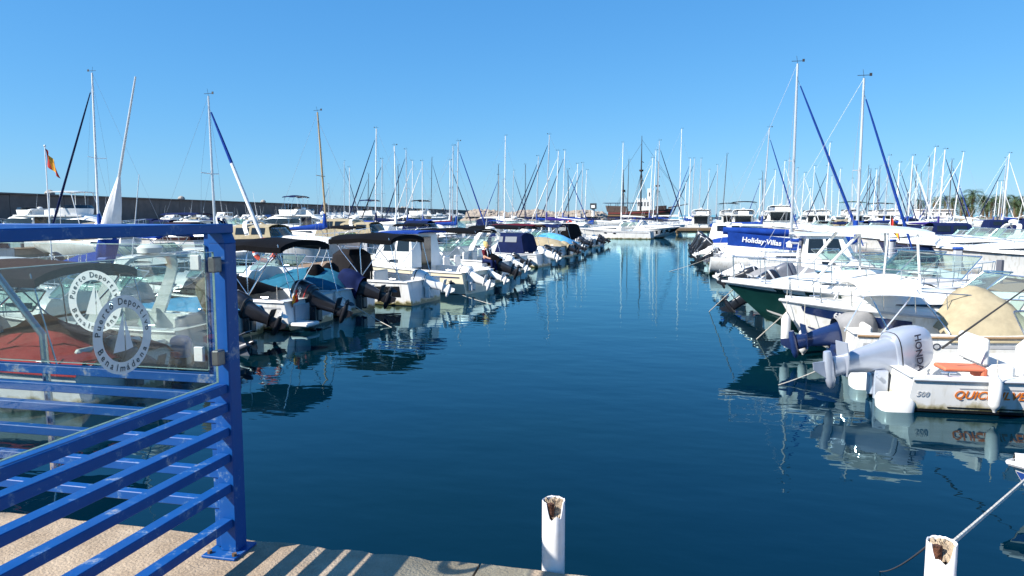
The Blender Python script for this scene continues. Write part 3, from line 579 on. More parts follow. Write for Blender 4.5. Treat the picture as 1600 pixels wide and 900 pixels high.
def sailboat(name, label, x, y, hd, L=8.5, B=2.8, mast_h=11.5, mt=0.58, hull=None, mastm=None, furl=None, furl2=None, cover='blue', spread=1, far=True, group=None, lean=0.0, hoist=0.93, boot=None, sprayhood=None,
             boom=True, roll=0.0, fk=1.0, mr=None, stripe=None, backstay=True):
    o = thing(name, label, 'sailboat', (x, y, 0), hd, group); H = Hull(L, B, 0.85 * L / 9 + 0.1, 1.1 * L / 9 + 0.15, 0.45, 0.8, 'sail')
    h = part('hull', H.shell(11 if far else 17), hull or GELH, o, smooth=40)
    if boot: part('boot_stripe', H.strip(0.55, 0.66, 0, 0.97, 0.008), boot, h)
    if stripe: part('stripe', H.strip(0.10, 0.17, 0, 0.98, 0.008), stripe, h)
    dk = H.deck(0.36, 0.985, 0.06); H.cockpit(0.05, 0.36, 0.35, 0.45, m=dk); part('deck', dk, DECK, o, smooth=30)
    n = 8; xs = [lerp(L * 0.36, L * 0.74, i / (n - 1)) for i in range(n)]; hw = [max(0.1, H.hb(xx / L) - 0.38 - 0.25 * (i / 7) ** 3) for i, xx in enumerate(xs)]
    ht = [0.40 * L / 9 * (1 - 0.8 * (i / 7) ** 2) for i in range(n)]
    c = part('cabin', trunk(MB(), xs, hw, [H.sh(xx / L) - 0.03 for xx in xs], [H.sh(xx / L) + 0.05 + q for xx, q in zip(xs, ht)], 0.88, 4), GEL, o, smooth=40)
    for sd_ in (1, -1):
        part('window', MB().grid([[(xs[i], sd_ * (hw[i] * 0.99 + 0.012), H.sh(xs[i] / L) + 0.12 * L / 9), (xs[i], sd_ * (hw[i] * 0.955 + 0.015), H.sh(xs[i] / L) + 0.28 * L / 9 - 0.012 * i)] for i in range(1, 5)]), DGLASS, c)
    if sprayhood:
        x0 = L * 0.36; rows = []
        for i in range(6):
            a = i / 5; k = math.sin(PI / 2 * (1 - a)) ** 0.6; rows.append([(x0 - 0.3 + a * 1.2, hw[0] * 1.05 * math.cos(PI * j / 10), H.sh(.4) + 0.2 + (0.75 * k) * math.sin(PI * j / 10) ** 0.5) for j in range(11)])
        part('sprayhood', MB().grid(rows), CV[sprayhood], o, smooth=60)
    mr = mr or 0.055 * (mast_h / 11) ** 0.5 + 0.012
    mb = L * mt; z0 = H.sh(mt) + ht[4] * 0.7; mm = mastm or ALU
    lx = lambda z: mb + lean * (z - z0)
    mast = part('mast', MB().tube([(lx(z), 0, z) for z in (z0, lerp(z0, mast_h, .5), mast_h)], [mr, mr, mr * 0.75], 10), mm, o)
    m = MB(); sp = []
    for k in range(spread):
        z = lerp(z0, mast_h, (k + 1) / (spread + 1) if spread > 1 else 0.5); w = 0.30 * B if k == 0 else 0.22 * B; sp.append((z, w))
        m.tube([(lx(z) - 0.12, -w, z + 0.04), (lx(z), 0, z), (lx(z) - 0.12, w, z + 0.04)], 0.022, 5)
    if spread: part('spreader', m, mm, mast)
    m = MB(); m.tube([(lx(mast_h), 0, mast_h), (lx(mast_h) - 0.05, 0, mast_h + 0.35)], 0.008, 4); m.tube([(lx(mast_h) - 0.25, 0, mast_h + 0.12), (lx(mast_h) + 0.3, 0, mast_h + 0.12)], 0.012, 4)
    m.box(lx(mast_h) + 0.2, lx(mast_h) + 0.3, -0.01, 0.01, mast_h + 0.08, mast_h + 0.2); part('wind_vane', m, MASTD, mast)
    zf = lerp(z0, mast_h, hoist); wr = 0.006 if not far else 0.008
    m = MB(); bow = (L * 0.975, 0, H.sh(1) + 0.05); chx = lx(0) - 0.15
    m.tube([(lx(zf), 0, zf), bow], wr * 1.3, 4)
    if backstay: m.tube([(lx(mast_h), 0, mast_h), (0.1, 0, H.sh(0))], wr, 4)
    for sd_ in (1, -1):
        y_ = sd_ * (H.hb(mt) - 0.08); prev = (mb - 0.15, y_, H.sh(mt))
        for z, w in sp: m.tube([prev, (lx(z) - 0.12, sd_ * w, z + 0.04)], wr, 4); prev = (lx(z) - 0.12, sd_ * w, z + 0.04)
        m.tube([prev, (lx(mast_h * .97), 0, mast_h * .97)], wr, 4); m.tube([(mb - 0.5, y_, H.sh(mt)), (lx(lerp(z0, mast_h, .55)), 0, lerp(z0, mast_h, .55))], wr, 4)
    part('rigging', m, WIRE, o)
    if furl:
        A = Vector((lx(zf), 0, zf)); Bv = Vector(bow) + Vector((0, 0, 0.35)); rr = 0.058 * fk * (mast_h / 11) ** .5
        if furl2:
            k = 0.42; f1 = part('furled_sail', MB().tube([A.lerp(Bv, t) for t in (0.04, 0.2, k)], [rr * .5, rr * .8, rr], 8), CV[furl], o)
            part('sail_tail', MB().tube([A.lerp(Bv, t) for t in (k, 0.65, 0.9, 1)], [rr, rr * 1.15, rr * 1.1, rr * .6], 8), CV[furl2], f1)
        else: part('furled_sail', MB().tube([A.lerp(Bv, t) for t in (0.05, 0.2, 0.5, 0.85, 1)], [rr * .5, rr * .8, rr * 1.05, rr * 1.2, rr * .5], 8), CV[furl], o)
    if boom:
        zb = z0 + 0.75; bl = L * 0.40
        bo = part('boom', MB().tube([(mb - 0.05, 0, zb), (mb - bl, 0, zb - 0.05)], 0.05, 8), mm, o)
        if cover:
            rings = []
            for i in range(9):
                a = i / 8; r_ = lerp(0.20, 0.10, a) * (0.6 if i in (0, 8) else 1) * (1 + 0.08 * math.sin(7 * i)); rings.append([(mb - 0.02 - bl * 0.97 * a, r_ * 0.75 * math.cos(2 * PI * k / 12), zb - 0.05 * a + 0.09 + r_ * (1.15 if a < .2 else 1) * math.sin(2 * PI * k / 12)) for k in range(12)])
            m = MB().loft(rings); m.tube([(mb - 0.1, 0, zb), (mb - 0.04, 0, zb + 0.9)], [0.17, 0.09], 8)
            part('sail_cover', m, CV[cover], bo, smooth=60)
    rails(o, H, 0.84, 0.99, 0.55, 2, 0.05, True, 0.012, 'pulpit'); rails(o, H, 0.02, 0.16, 0.55, 2, 0.08, False, 0.012, 'pushpit')
    m = MB()
    for sd_ in (1, -1):
        for hh in (0.55, 0.3): m.tube([(L * t, sd_ * (H.hb(t) - 0.06), H.sh(t) + hh) for t in (0.16, 0.35, 0.6, 0.84)], 0.006, 4)
        for t in (0.35, 0.6): m.tube([(L * t, sd_ * (H.hb(t) - 0.06), H.sh(t)), (L * t, sd_ * (H.hb(t) - 0.06), H.sh(t) + 0.56)], 0.012, 5)
    part('lifeline', m, STEEL, o)
    if roll: o.rotation_euler = (roll, 0, hd)
    return o, H

# ================================================================== THE SETTING
def water_mat():
    m = bpy.data.materials.new('harbour_water'); m.use_nodes = True; n = m.node_tree.nodes; l = m.node_tree.links; b = n['Principled BSDF']
    n.remove(b); df = n.new('ShaderNodeBsdfDiffuse'); gl = n.new('ShaderNodeBsdfGlossy'); gl.inputs['Roughness'].default_value = 0.01; gl.inputs['Color'].default_value = (0.62, 0.93, 1.0, 1)
    fr = n.new('ShaderNodeFresnel'); fr.inputs['IOR'].default_value = 1.33; mx = n.new('ShaderNodeMixShader'); l.new(fr.outputs[0], mx.inputs[0]); l.new(df.outputs[0], mx.inputs[1]); l.new(gl.outputs[0], mx.inputs[2]); l.new(mx.outputs[0], n['Material Output'].inputs[0])
    tc = n.new('ShaderNodeTexCoord')
    t0 = n.new('ShaderNodeTexNoise'); t0.inputs['Scale'].default_value = 0.12; l.new(tc.outputs['Object'], t0.inputs['Vector'])
    r = n.new('ShaderNodeValToRGB'); r.color_ramp.elements[0].position = 0.35; r.color_ramp.elements[0].color = (0.0002, 0.010, 0.014, 1)
    r.color_ramp.elements[1].position = 0.7; r.color_ramp.elements[1].color = (0.0001, 0.011, 0.028, 1)
    l.new(t0.outputs['Fac'], r.inputs[0]); l.new(r.outputs[0], df.inputs['Color'])
    def noise(sc, mp, det):
        mm = n.new('ShaderNodeMapping'); mm.inputs['Scale'].default_value = mp; l.new(tc.outputs['Object'], mm.inputs['Vector'])
        t = n.new('ShaderNodeTexNoise'); t.inputs['Scale'].default_value = sc; t.inputs['Detail'].default_value = det; t.inputs['Roughness'].default_value = 0.5
        l.new(mm.outputs[0], t.inputs['Vector']); return t
    a = noise(0.9, (0.8, 1.25, 1), 2); c = noise(3.2, (0.75, 1.3, 1), 2)
    b1 = n.new('ShaderNodeBump'); b1.inputs['Distance'].default_value = 0.010; b1.inputs['Strength'].default_value = 1.0; l.new(a.outputs['Fac'], b1.inputs['Height'])
    b2 = n.new('ShaderNodeBump'); b2.inputs['Distance'].default_value = 0.0022; b2.inputs['Strength'].default_value = 1.0; l.new(c.outputs['Fac'], b2.inputs['Height'])
    l.new(b1.outputs[0], b2.inputs['Normal']); l.new(b2.outputs[0], gl.inputs['Normal']); l.new(b2.outputs[0], fr.inputs['Normal'])
    return m
wm = MB(); wm.add([(-3000, -300, 0), (3000, -300, 0), (3000, 5000, 0), (-3000, 5000, 0)], [(0, 1, 2, 3)])
part('water', wm, water_mat(), smooth=0, kind='structure')

def concrete(name, c1, c2, scale=3):
    m = bpy.data.materials.new(name); m.use_nodes = True; n = m.node_tree.nodes; l = m.node_tree.links; b = n['Principled BSDF']; b.inputs['Roughness'].default_value = 0.9
    tc = n.new('ShaderNodeTexCoord')
    t = n.new('ShaderNodeTexNoise'); t.inputs['Scale'].default_value = scale; t.inputs['Detail'].default_value = 8; t.inputs['Roughness'].default_value = 0.7; l.new(tc.outputs['Object'], t.inputs['Vector'])
    r = n.new('ShaderNodeValToRGB'); r.color_ramp.elements[0].position = 0.3; r.color_ramp.elements[0].color = (*c2, 1); r.color_ramp.elements[1].position = 0.68; r.color_ramp.elements[1].color = (*c1, 1); l.new(t.outputs['Fac'], r.inputs[0])
    v = n.new('ShaderNodeTexVoronoi'); v.inputs['Scale'].default_value = scale * 24; l.new(tc.outputs['Object'], v.inputs['Vector'])
    r2 = n.new('ShaderNodeValToRGB'); r2.color_ramp.elements[0].position = 0.06; r2.color_ramp.elements[0].color = (0.35, 0.3, 0.25, 1); r2.color_ramp.elements[1].position = 0.16; r2.color_ramp.elements[1].color = (1, 1, 1, 1); l.new(v.outputs['Distance'], r2.inputs[0])
    mx = n.new('ShaderNodeMix'); mx.data_type = 'RGBA'; mx.blend_type = 'MULTIPLY'; mx.inputs[0].default_value = 0.7; l.new(r.outputs[0], mx.inputs[6]); l.new(r2.outputs[0], mx.inputs[7]); l.new(mx.outputs[2], b.inputs['Base Color'])
    t3 = n.new('ShaderNodeTexNoise'); t3.inputs['Scale'].default_value = scale * 22; t3.inputs['Detail'].default_value = 5; l.new(tc.outputs['Object'], t3.inputs['Vector'])
    bp = n.new('ShaderNodeBump'); bp.inputs['Strength'].default_value = 0.7; bp.inputs['Distance'].default_value = 0.012; l.new(t3.outputs['Fac'], bp.inputs['Height']); l.new(bp.outputs[0], b.inputs['Normal'])
    return m
CONC = concrete('quay_concrete', (0.45, 0.355, 0.255), (0.24, 0.175, 0.115))
CONCG = concrete('pier_concrete', (0.42, 0.38, 0.33), (0.26, 0.24, 0.21), 1.2)
CONCD = concrete('breakwater_concrete', (0.16, 0.13, 0.115), (0.09, 0.075, 0.07), 0.5)
ROCK = concrete('rock_armour', (0.36, 0.30, 0.24), (0.20, 0.17, 0.14), 0.8)

# quay: body with separate cast slabs whose outer edge is chipped
q = part('quay', MB().box(-60, 60, -40, 3.10, -3, 1.06), CONCG, smooth=0, kind='structure')
rq = random.Random(4); edges = [-60, -30, -12, -6.4, -3.35, -0.872, 2.1, 5.2, 12, 60]
for a, b in zip(edges, edges[1:]):
    n = int(min(60, max(4, (b - a) * 14))); rows = []; g = 0.006
    for i in range(n + 1):
        xx = lerp(a + g, b - g, i / n); j = rq.uniform(-0.006, 0.005) - (0.018 if rq.random() < 0.07 else 0)
        rows.append([(xx, -40, 1.2), (xx, 2.6, 1.2), (xx, 3.125 + j, 1.2 + rq.uniform(-0.002, 0.001)), (xx, 3.14 + j * 0.6, 1.185), (xx, 3.14, 1.07)])
    m = MB().grid(rows); m.grid([[r[2] for r in (rows[0],)] + [rows[0][4]], [rows[0][0], (rows[0][0][0], -40, 1.07)]]); m.grid([[rows[-1][2], rows[-1][4]], [rows[-1][0], (rows[-1][0][0], -40, 1.07)]])
    part('slab', m, CONC, q, smooth=40)

# ------------------------------------------------------------------ blue railing with etched glass
def blue_paint():
    m = bpy.data.materials.new('blue_rail_paint'); m.use_nodes = True; n = m.node_tree.nodes; l = m.node_tree.links; b = n['Principled BSDF']; b.inputs['Roughness'].default_value = 0.45; b.inputs['Specular IOR Level'].default_value = 0.3
    tc = n.new('ShaderNodeTexCoord'); t = n.new('ShaderNodeTexNoise'); t.inputs['Scale'].default_value = 9; t.inputs['Detail'].default_value = 9; t.inputs['Roughness'].default_value = 0.75; l.new(tc.outputs['Object'], t.inputs['Vector'])
    r = n.new('ShaderNodeValToRGB'); e = r.color_ramp.elements; e[0].position = 0.0; e[0].color = (0.001, 0.042, 0.19, 1); e[1].position = 0.56; e[1].color = (0.001, 0.066, 0.265, 1)
    k = e.new(0.605); k.color = (0.05, 0.13, 0.30, 1); k = e.new(0.665); k.color = (0.24, 0.26, 0.34, 1); k = e.new(0.73); k.color = (0.16, 0.07, 0.03, 1); l.new(t.outputs['Fac'], r.inputs[0]); l.new(r.outputs[0], b.inputs['Base Color'])
    r3 = n.new('ShaderNodeMapRange'); r3.inputs[3].default_value = 0.3; r3.inputs[4].default_value = 0.65; l.new(t.outputs['Fac'], r3.inputs[0]); l.new(r3.outputs[0], b.inputs['Roughness'])
    bp = n.new('ShaderNodeBump'); bp.inputs['Strength'].default_value = 0.12; bp.inputs['Distance'].default_value = 0.004; l.new(t.outputs['Fac'], bp.inputs['Height']); l.new(bp.outputs[0], b.inputs['Normal'])
    return m
BLUE = blue_paint()
rail = thing('railing', 'blue painted steel corner railing with etched glass panes on the quay edge', 'railing', (-2.06, 3.0, 1.2))
rail_o = Vector((-2.06, 3.0, 1.2))
PW = 0.043
m = MB(); m.bbox(-PW, PW, -PW, PW, 0.012, 1.47, 0.004); m.loft([[(-PW, -PW, 1.47), (PW, -PW, 1.47), (PW, PW, 1.47), (-PW, PW, 1.47)], [(-PW, -PW, 1.556), (PW * 0.2, -PW, 1.556), (PW * 0.2, PW, 1.556), (-PW, PW, 1.556)]]); part('post', m, BLUE, rail)
part('post', MB().bbox(-PW, PW, -4.05, -3.96, 0.012, 1.5, 0.004), BLUE, rail)
part('post', MB().bbox(-4.6, -4.52, -PW, PW, 0.012, 1.5, 0.004), BLUE, rail)
for nm, bx in (('base_plate', (-0.10, 0.075, -0.11, 0.075)), ('base_plate', (-0.1, 0.1, -4.1, -3.9)), ('base_plate', (-4.66, -4.46, -0.1, 0.1))):
    o = part(nm, MB().bbox(*bx, 0.001, 0.013, 0.002), BLUE, rail)
    for sx in (0, 1):
        cx = bx[0] + 0.025 if sx == 0 else bx[1] - 0.02; part('bolt', MB().loft([superring(cx, bx[2] + 0.03, z, 0.012, 0.012, 2, 6) for z in (0.012, 0.026)]), mat('rusty_bolt', (0.20, 0.12, 0.07), 0.7, 0.4, var=0.4, vscale=40), o)
part('top_rail', MB().bbox(-0.042, 0.042, -4.05, 0.03, 1.514, 1.557, 0.004), BLUE, rail)
part('top_rail', MB().bbox(-4.6, -0.043, -0.04, 0.04, 1.512, 1.555, 0.004), BLUE, rail)
for z in (0.82, 0.73, 0.615, 0.49, 0.345, 0.175):
    part('bar', MB().bbox(-0.03, 0.03, -3.96, -PW - 0.001, z - 0.042, z, 0.003), BLUE, rail)
for z in (0.855, 0.765, 0.665, 0.54, 0.40, 0.25):
    part('bar', MB().bbox(-4.52, -PW - 0.001, -0.025, 0.025, z - 0.042, z, 0.003), BLUE, rail)
part('stile', MB().bbox(-0.083, -PW - 0.002, -0.02, 0.02, 0.02, 1.512, 0.003), BLUE, rail)
PANE = glassy('balustrade_glass', (0.80, 0.85, 0.84), opacity=0.010, rough=0.01)
FROST = glassy('etched_white', (0.55, 0.6, 0.6), opacity=0.88, rough=0.5)
EDGEG = mat('glass_edge', (0.35, 0.5, 0.46), 0.3, var=0.3, vscale=60)
ETCH = mat('etched_letter', (0.03, 0.05, 0.06), 0.5, var=0.1)
gB = part('glass_pane', MB().box(-0.004, 0.004, -3.7, -0.075, 0.815 + 0.02, 1.43), PANE, rail, smooth=0)
gA = part('glass_pane', MB().box(-3.9, -0.075, -0.034, -0.026, 0.88, 1.46), PANE, rail, smooth=0)
part('edge', MB().box(-0.005, 0.005, -3.7, -0.075, 1.43, 1.4325).box(-0.005, 0.005, -3.7, -0.075, 0.8325, 0.835).box(-0.005, 0.005, -0.075, -0.0725, 0.835, 1.43), EDGEG, gB, smooth=0)
part('edge', MB().box(-3.9, -0.075, -0.035, -0.025, 1.46, 1.4625).box(-3.9, -0.075, -0.035, -0.025, 0.8775, 0.88).box(-0.0725, -0.07, -0.035, -0.025, 0.88, 1.46), EDGEG, gA, smooth=0)
CLAMP = mat('clamp_metal', (0.20, 0.20, 0.20), 0.4, 0.7, var=0.2, vscale=30)
for z in (1.375, 0.95):
    part('clamp', MB().bbox(-0.006, 0.030, -0.105, -0.05, z - 0.035, z + 0.035, 0.005), CLAMP, rail)
    part('clamp', MB().bbox(-0.135, -0.085, -0.055, -0.035, z - 0.03, z + 0.04, 0.004), MWHT, rail)
part('brace', MB().tube([(-1.60, 0.12, 1.50), (-1.15, 0.12, 0.98), (-1.13, 0.12, 0.4), (-1.13, 0.12, 0.15)], 0.019, 10), STEEL, rail)

def arc_text(body, r, a_mid, step, size, flip):
    V = []; Fc = []
    n = len(body)
    for i, ch in enumerate(body):
        if ch == ' ': continue
        a = a_mid + ((n - 1) / 2 - i) * step * (1 if not flip else -1)
        c = bpy.data.curves.new('t', 'FONT'); c.body = ch; c.size = size; c.align_x = 'CENTER'; c.align_y = 'CENTER'; c.resolution_u = 2; c.offset = size * 0.012
        ob = bpy.data.objects.new('t', c); me = bpy.data.meshes.new_from_object(ob)
        rot = a - PI / 2 if not flip else a + PI / 2
        M2 = Matrix.Translation((r * math.cos(a), r * math.sin(a), 0)) @ Matrix.Rotation(rot, 4, 'Z')
        o_ = len(V); V += [tuple(M2 @ v.co) for v in me.vertices]; Fc += [tuple(o_ + k for k in p.vertices) for p in me.polygons]
        bpy.data.objects.remove(ob); bpy.data.curves.remove(c); bpy.data.meshes.remove(me)
    m_ = MB(); m_.add(V, Fc); return m_
def emblem(parent, M):
    m = MB(); N = 64; r0, r1 = 0.104, 0.15
    m.grid([[(r * math.cos(2 * PI * k / N), r * math.sin(2 * PI * k / N), 0) for k in range(N)] for r in (r0, r1)], close=True)
    e = part('emblem', m.xf(M), FROST, parent, smooth=0)
    m = MB(); m.add([(-0.055, -0.062, 0), (0.004, -0.062, 0), (0.004, 0.088, 0)], [(0, 1, 2)]); m.add([(0.010, -0.062, 0), (0.048, -0.055, 0), (0.034, -0.01, 0), (0.010, 0.07, 0)], [(0, 1, 2, 3)]); part('sail_mark', m.xf(M), FROST, parent, smooth=0)
    lift = Matrix.Translation((0, 0, 0.0012))
    part('lettering', arc_text('Puerto Deportivo', 0.127, R(88), R(11.2), 0.037, False).xf(M @ lift), ETCH, parent, smooth=0)
    part('lettering', arc_text('Benalmádena', 0.127, R(-96), R(12.5), 0.037, True).xf(M @ lift), ETCH, parent, smooth=0)
def plane_hit(px, py, axis, val):
    r = ray(px, py); c = Vector((0, 0, CZ)); return c + r * ((val - c[axis]) / r[axis])
pA = plane_hit(148, 471, 1, 3.0 - 0.0365) - rail_o; emblem(gA, frame((pA.x, -0.0365, pA.z), (1, 0, 0), (0, 0, 1)))
pB = plane_hit(193, 523, 0, -2.06 + 0.0055) - rail_o; emblem(gB, frame((0.0055, pB.y, pB.z), (0, 1, 0), (0, 0, 1)))

# ------------------------------------------------------------------ broken white posts and the rope
PVC = mat('white_pipe', (0.80, 0.79, 0.80), 0.42, var=0.10, vscale=9, col2=(0.66, 0.64, 0.62))
FILL = concrete('pipe_filling', (0.50, 0.40, 0.28), (0.2, 0.14, 0.09), 9)
RUST = mat('rust', (0.10, 0.035, 0.015), 0.9, var=0.5, vscale=40, bump=0.8, bscale=60)
def stub(px, ptop, d, label, seed, r, cut):
    b = at_d(px, ptop, d); zt = b.z; rn = random.Random(seed); N = 36
    o = thing('mooring_post', label, 'post', (b.x, b.y, 1.2))
    h = zt - 1.2; face = math.atan2(-b.y, -b.x)
    top = []
    for k in range(N):
        a = 2 * PI * k / N; dlt = math.atan2(math.sin(a - face - 0.15), math.cos(a - face - 0.15))
        top.append(h - cut * math.exp(-(dlt / 0.72) ** 8) * (1 + 0.12 * math.sin(7 * a)) - rn.uniform(0, 0.006))
    ro, ri = r, r * 0.9
    rings = [[(ro * math.cos(2 * PI * k / N), ro * math.sin(2 * PI * k / N), z) for k in range(N)] for z in (-0.3, 0.0)] + [[(ro * math.cos(2 * PI * k / N), ro * math.sin(2 * PI * k / N), top[k] - 0.004) for k in range(N)],
             [(ro * 0.975 * math.cos(2 * PI * k / N), ro * 0.975 * math.sin(2 * PI * k / N), top[k]) for k in range(N)], [(ri * math.cos(2 * PI * k / N), ri * math.sin(2 * PI * k / N), top[k] - 0.003) for k in range(N)],
             [(ri * math.cos(2 * PI * k / N), ri * math.sin(2 * PI * k / N), h - cut - 0.12) for k in range(N)]]
    part('pipe', MB().loft(rings, True, False), PVC, o, smooth=50)
    rows = []
    for i in range(7):
        q_ = i / 6; rows.append([(ri * 0.985 * q_ * math.cos(2 * PI * k / N), ri * 0.985 * q_ * math.sin(2 * PI * k / N), min(top[k] + 0.03, h - 0.012 - cut * 0.85 * clamp((math.cos(2 * PI * k / N - face) * q_ + 0.35)) + rn.uniform(-0.010, 0.010))) for k in range(N)])
    part('filling', MB().grid(rows, close=True), FILL, o, smooth=60)
    cx, cy = math.cos(face - 0.5), math.sin(face - 0.5); lx_, ly_ = cx * r * 0.62, cy * r * 0.62
    part('rusty_core', MB().loft([[(lx_ + (0.016 + 0.004 * math.sin(3 * k + i)) * math.cos(2 * PI * k / 10), ly_ + (0.013 + 0.003 * math.cos(2 * k + i)) * math.sin(2 * PI * k / 10), z) for k in range(10)] for i, z in enumerate((h - cut * 1.1, h - cut * 0.6, h - 0.01))]), RUST, o, smooth=60)
    return o, Vector((b.x, b.y, zt))
p1, t1_ = stub(865, 780, 3.23, 'broken white plastic mooring post near the bottom centre, by the quay edge', 2, 0.052, 0.07)
p2, t2_ = stub(1472, 845, 2.66, 'broken white mooring post at bottom right with a rope tied to it', 7, 0.052, 0.06)
def ropeline(pts, r, m, label, sag=0.0, n=14, name='mooring_line'):
    P = []
    for i in range(len(pts) - 1):
        a, b = Vector(pts[i]), Vector(pts[i + 1])
        for k in range(n): w = k / n; P.append(a.lerp(b, w) - Vector((0, 0, sag * 4 * w * (1 - w))))
    P.append(Vector(pts[-1])); return tag(part(name, MB().tube(P, r, 6), m), label, 'rope')

# ------------------------------------------------------------------ breakwater, rocks, jetty, land
wa = at_d(-60, 298, 100); wb = at_d(748, 331.5, 640); wa.z = wb.z = 0
dr = (wb - wa).normalized(); nl = Vector((-dr.y, dr.x, 0)); WT = CZ + 35 / F * 104
bw = thing('breakwater', 'long dark concrete breakwater wall across the left background', 'breakwater', wa)
Lw = (wb - wa).length; ang = math.atan2(dr.y, dr.x)
bw.rotation_euler = (0, 0, ang)
nseg = 56
for i in range(nseg):
    a, b = Lw * (i / nseg) ** 1.25, Lw * ((i + 1) / nseg) ** 1.25; j = random.Random(i).uniform(-0.06, 0.06)
    part('panel', MB().bbox(a + 0.03, b - 0.03, 0, 2.5 + j, 0.5, WT - 0.25 + j, 0.05), CONCD, bw)
part('coping', MB().bbox(-0.3, Lw, -0.35, 2.9, WT - 0.25, WT, 0.05), CONCD, bw)
rl = random.Random(12)
for i in range(9):
    a = Lw * (rl.random() ** 1.7); part('boulder', MB().loft([superring(a, 2.2, WT + z, r * 1.2, r, 2.3, 9) for z, r in ((-0.1, .55), (0.25, .7), (0.6, .5), (0.8, .15))]), CONCG, bw, smooth=0)
part('service_quay', MB().box(0, Lw * 0.75, -14, -0.4, -2, 1.3), CONCG, None, wa, (0, 0, ang), smooth=0, kind='structure')
# rubble mound beyond the wall end
def rockpile(name, px0, px1, d, h, n, label, depth=10):
    a = at_d(px0, 335, d); b = at_d(px1, 335, d); V = b - a; rr = random.Random(5); m = MB()
    ico = bmesh.new(); bmesh.ops.create_icosphere(ico, subdivisions=1, radius=1); iv = [v.co.copy() for v in ico.verts]; ico.verts.index_update(); fi = [[v.index for v in f.verts] for f in ico.faces]; ico.free()
    for i in range(n):
        t = rr.random(); e = rr.uniform(-1, 1); z = h * (1 - abs(e) ** 1.3) * (0.85 + 0.15 * math.sin(t * 17)); s = rr.uniform(1.0, 2.4)
        c = a + V * t + Vector((0, e * depth, 0)); c.z = z - 0.9; ph = [rr.uniform(0.7, 1.25) for _ in range(12)]
        m.add([c + Vector((v.x * s * ph[k] * 1.2, v.y * s * ph[k], v.z * s * ph[k] * 0.8)) for k, v in enumerate(iv)], fi)
    m.add([a + Vector((0, -depth, -1)), b + Vector((0, -depth, -1)), b + Vector((0, 0, h - 4.6)), a + Vector((0, 0, h - 4.6)), a + Vector((0, depth, -1)), b + Vector((0, depth, -1))], [(0, 1, 2, 3), (3, 2, 5, 4)])
    o = part(name, m, ROCK, smooth=0, kind='stuff'); tag(o, label, 'rocks'); return o
rockpile('rock_armour', 735, 945, 330, 4.6, 1200, 'pale rock armour of the breakwater arm beyond the middle of the harbour')
# jetty in the middle distance
ja = at_z(1056, 367, 0); jb = at_z(1260, 367, 0)
jt = thing('jetty', 'low concrete and timber jetty closing the far end of the channel', 'jetty', ja)
V = jb - ja; LJ = V.length; jt.rotation_euler = (0, 0, math.atan2(V.y, V.x))
JF = mat('jetty_timber', (0.26, 0.17, 0.09), 0.8, var=0.35, vscale=2, stretch=(1, 1, 6))
part('deck', MB().bbox(0, LJ, 0.05, 3.2, 0.75, 1.0, 0.03), CONCG, jt)
for i in range(int(LJ / 1.5)):
    part('fascia_board', MB().bbox(i * 1.5 + 0.02, i * 1.5 + 1.48, -0.03, 0.05, 0.55, 0.93, 0.015), JF, jt)
for i in range(int(LJ / 3)): part('pile', MB().tube([(i * 3 + 0.3, 0.35, -1), (i * 3 + 0.3, 0.35, 0.75)], 0.16, 10), JF, jt)
part('beam', MB().bbox(0, LJ, 0.1, 0.3, 0.3, 0.55, 0.02), JF, jt)
# floating pontoons between the rows
def pontoon(x, y0, y1, label, w=1.8):
    o = thing('pontoon', label, 'pontoon', (x, y0, 0)); n = int((y1 - y0) / 6)
    part('float', MB().bbox(-w / 2 + 0.1, w / 2 - 0.1, 0, y1 - y0, -0.3, 0.38, 0.03), CONCG, o)
    part('decking', MB().bbox(-w / 2, w / 2, 0, y1 - y0, 0.385, 0.45, 0.01), TEAK, o)
    for i in range(n):
        if i % 2 == 0: part('pile', MB().tube([(0, i * 6 + 1, -1), (0, i * 6 + 1, 1.25)], 0.12, 8), MGRY, o)
pontoon(-16.6, 3.2, 68, 'long floating pontoon behind the left front row of boats')
pontoon(10.6, 3.2, 90, 'long floating pontoon behind the right front row of boats')
pontoon(-45.5, 30, 120, 'floating pontoon of the second boat row on the left')
# land on the right with palms
la = at_d(1405, 335, 195); LAND = mat('dry_ground', (0.34, 0.27, 0.18), 0.95, var=0.3, vscale=0.3)
part('land', MB().bbox(la.x, la.x + 260, la.y - 6, la.y + 160, -2, 1.6, 0.1), LAND, smooth=0, kind='structure')

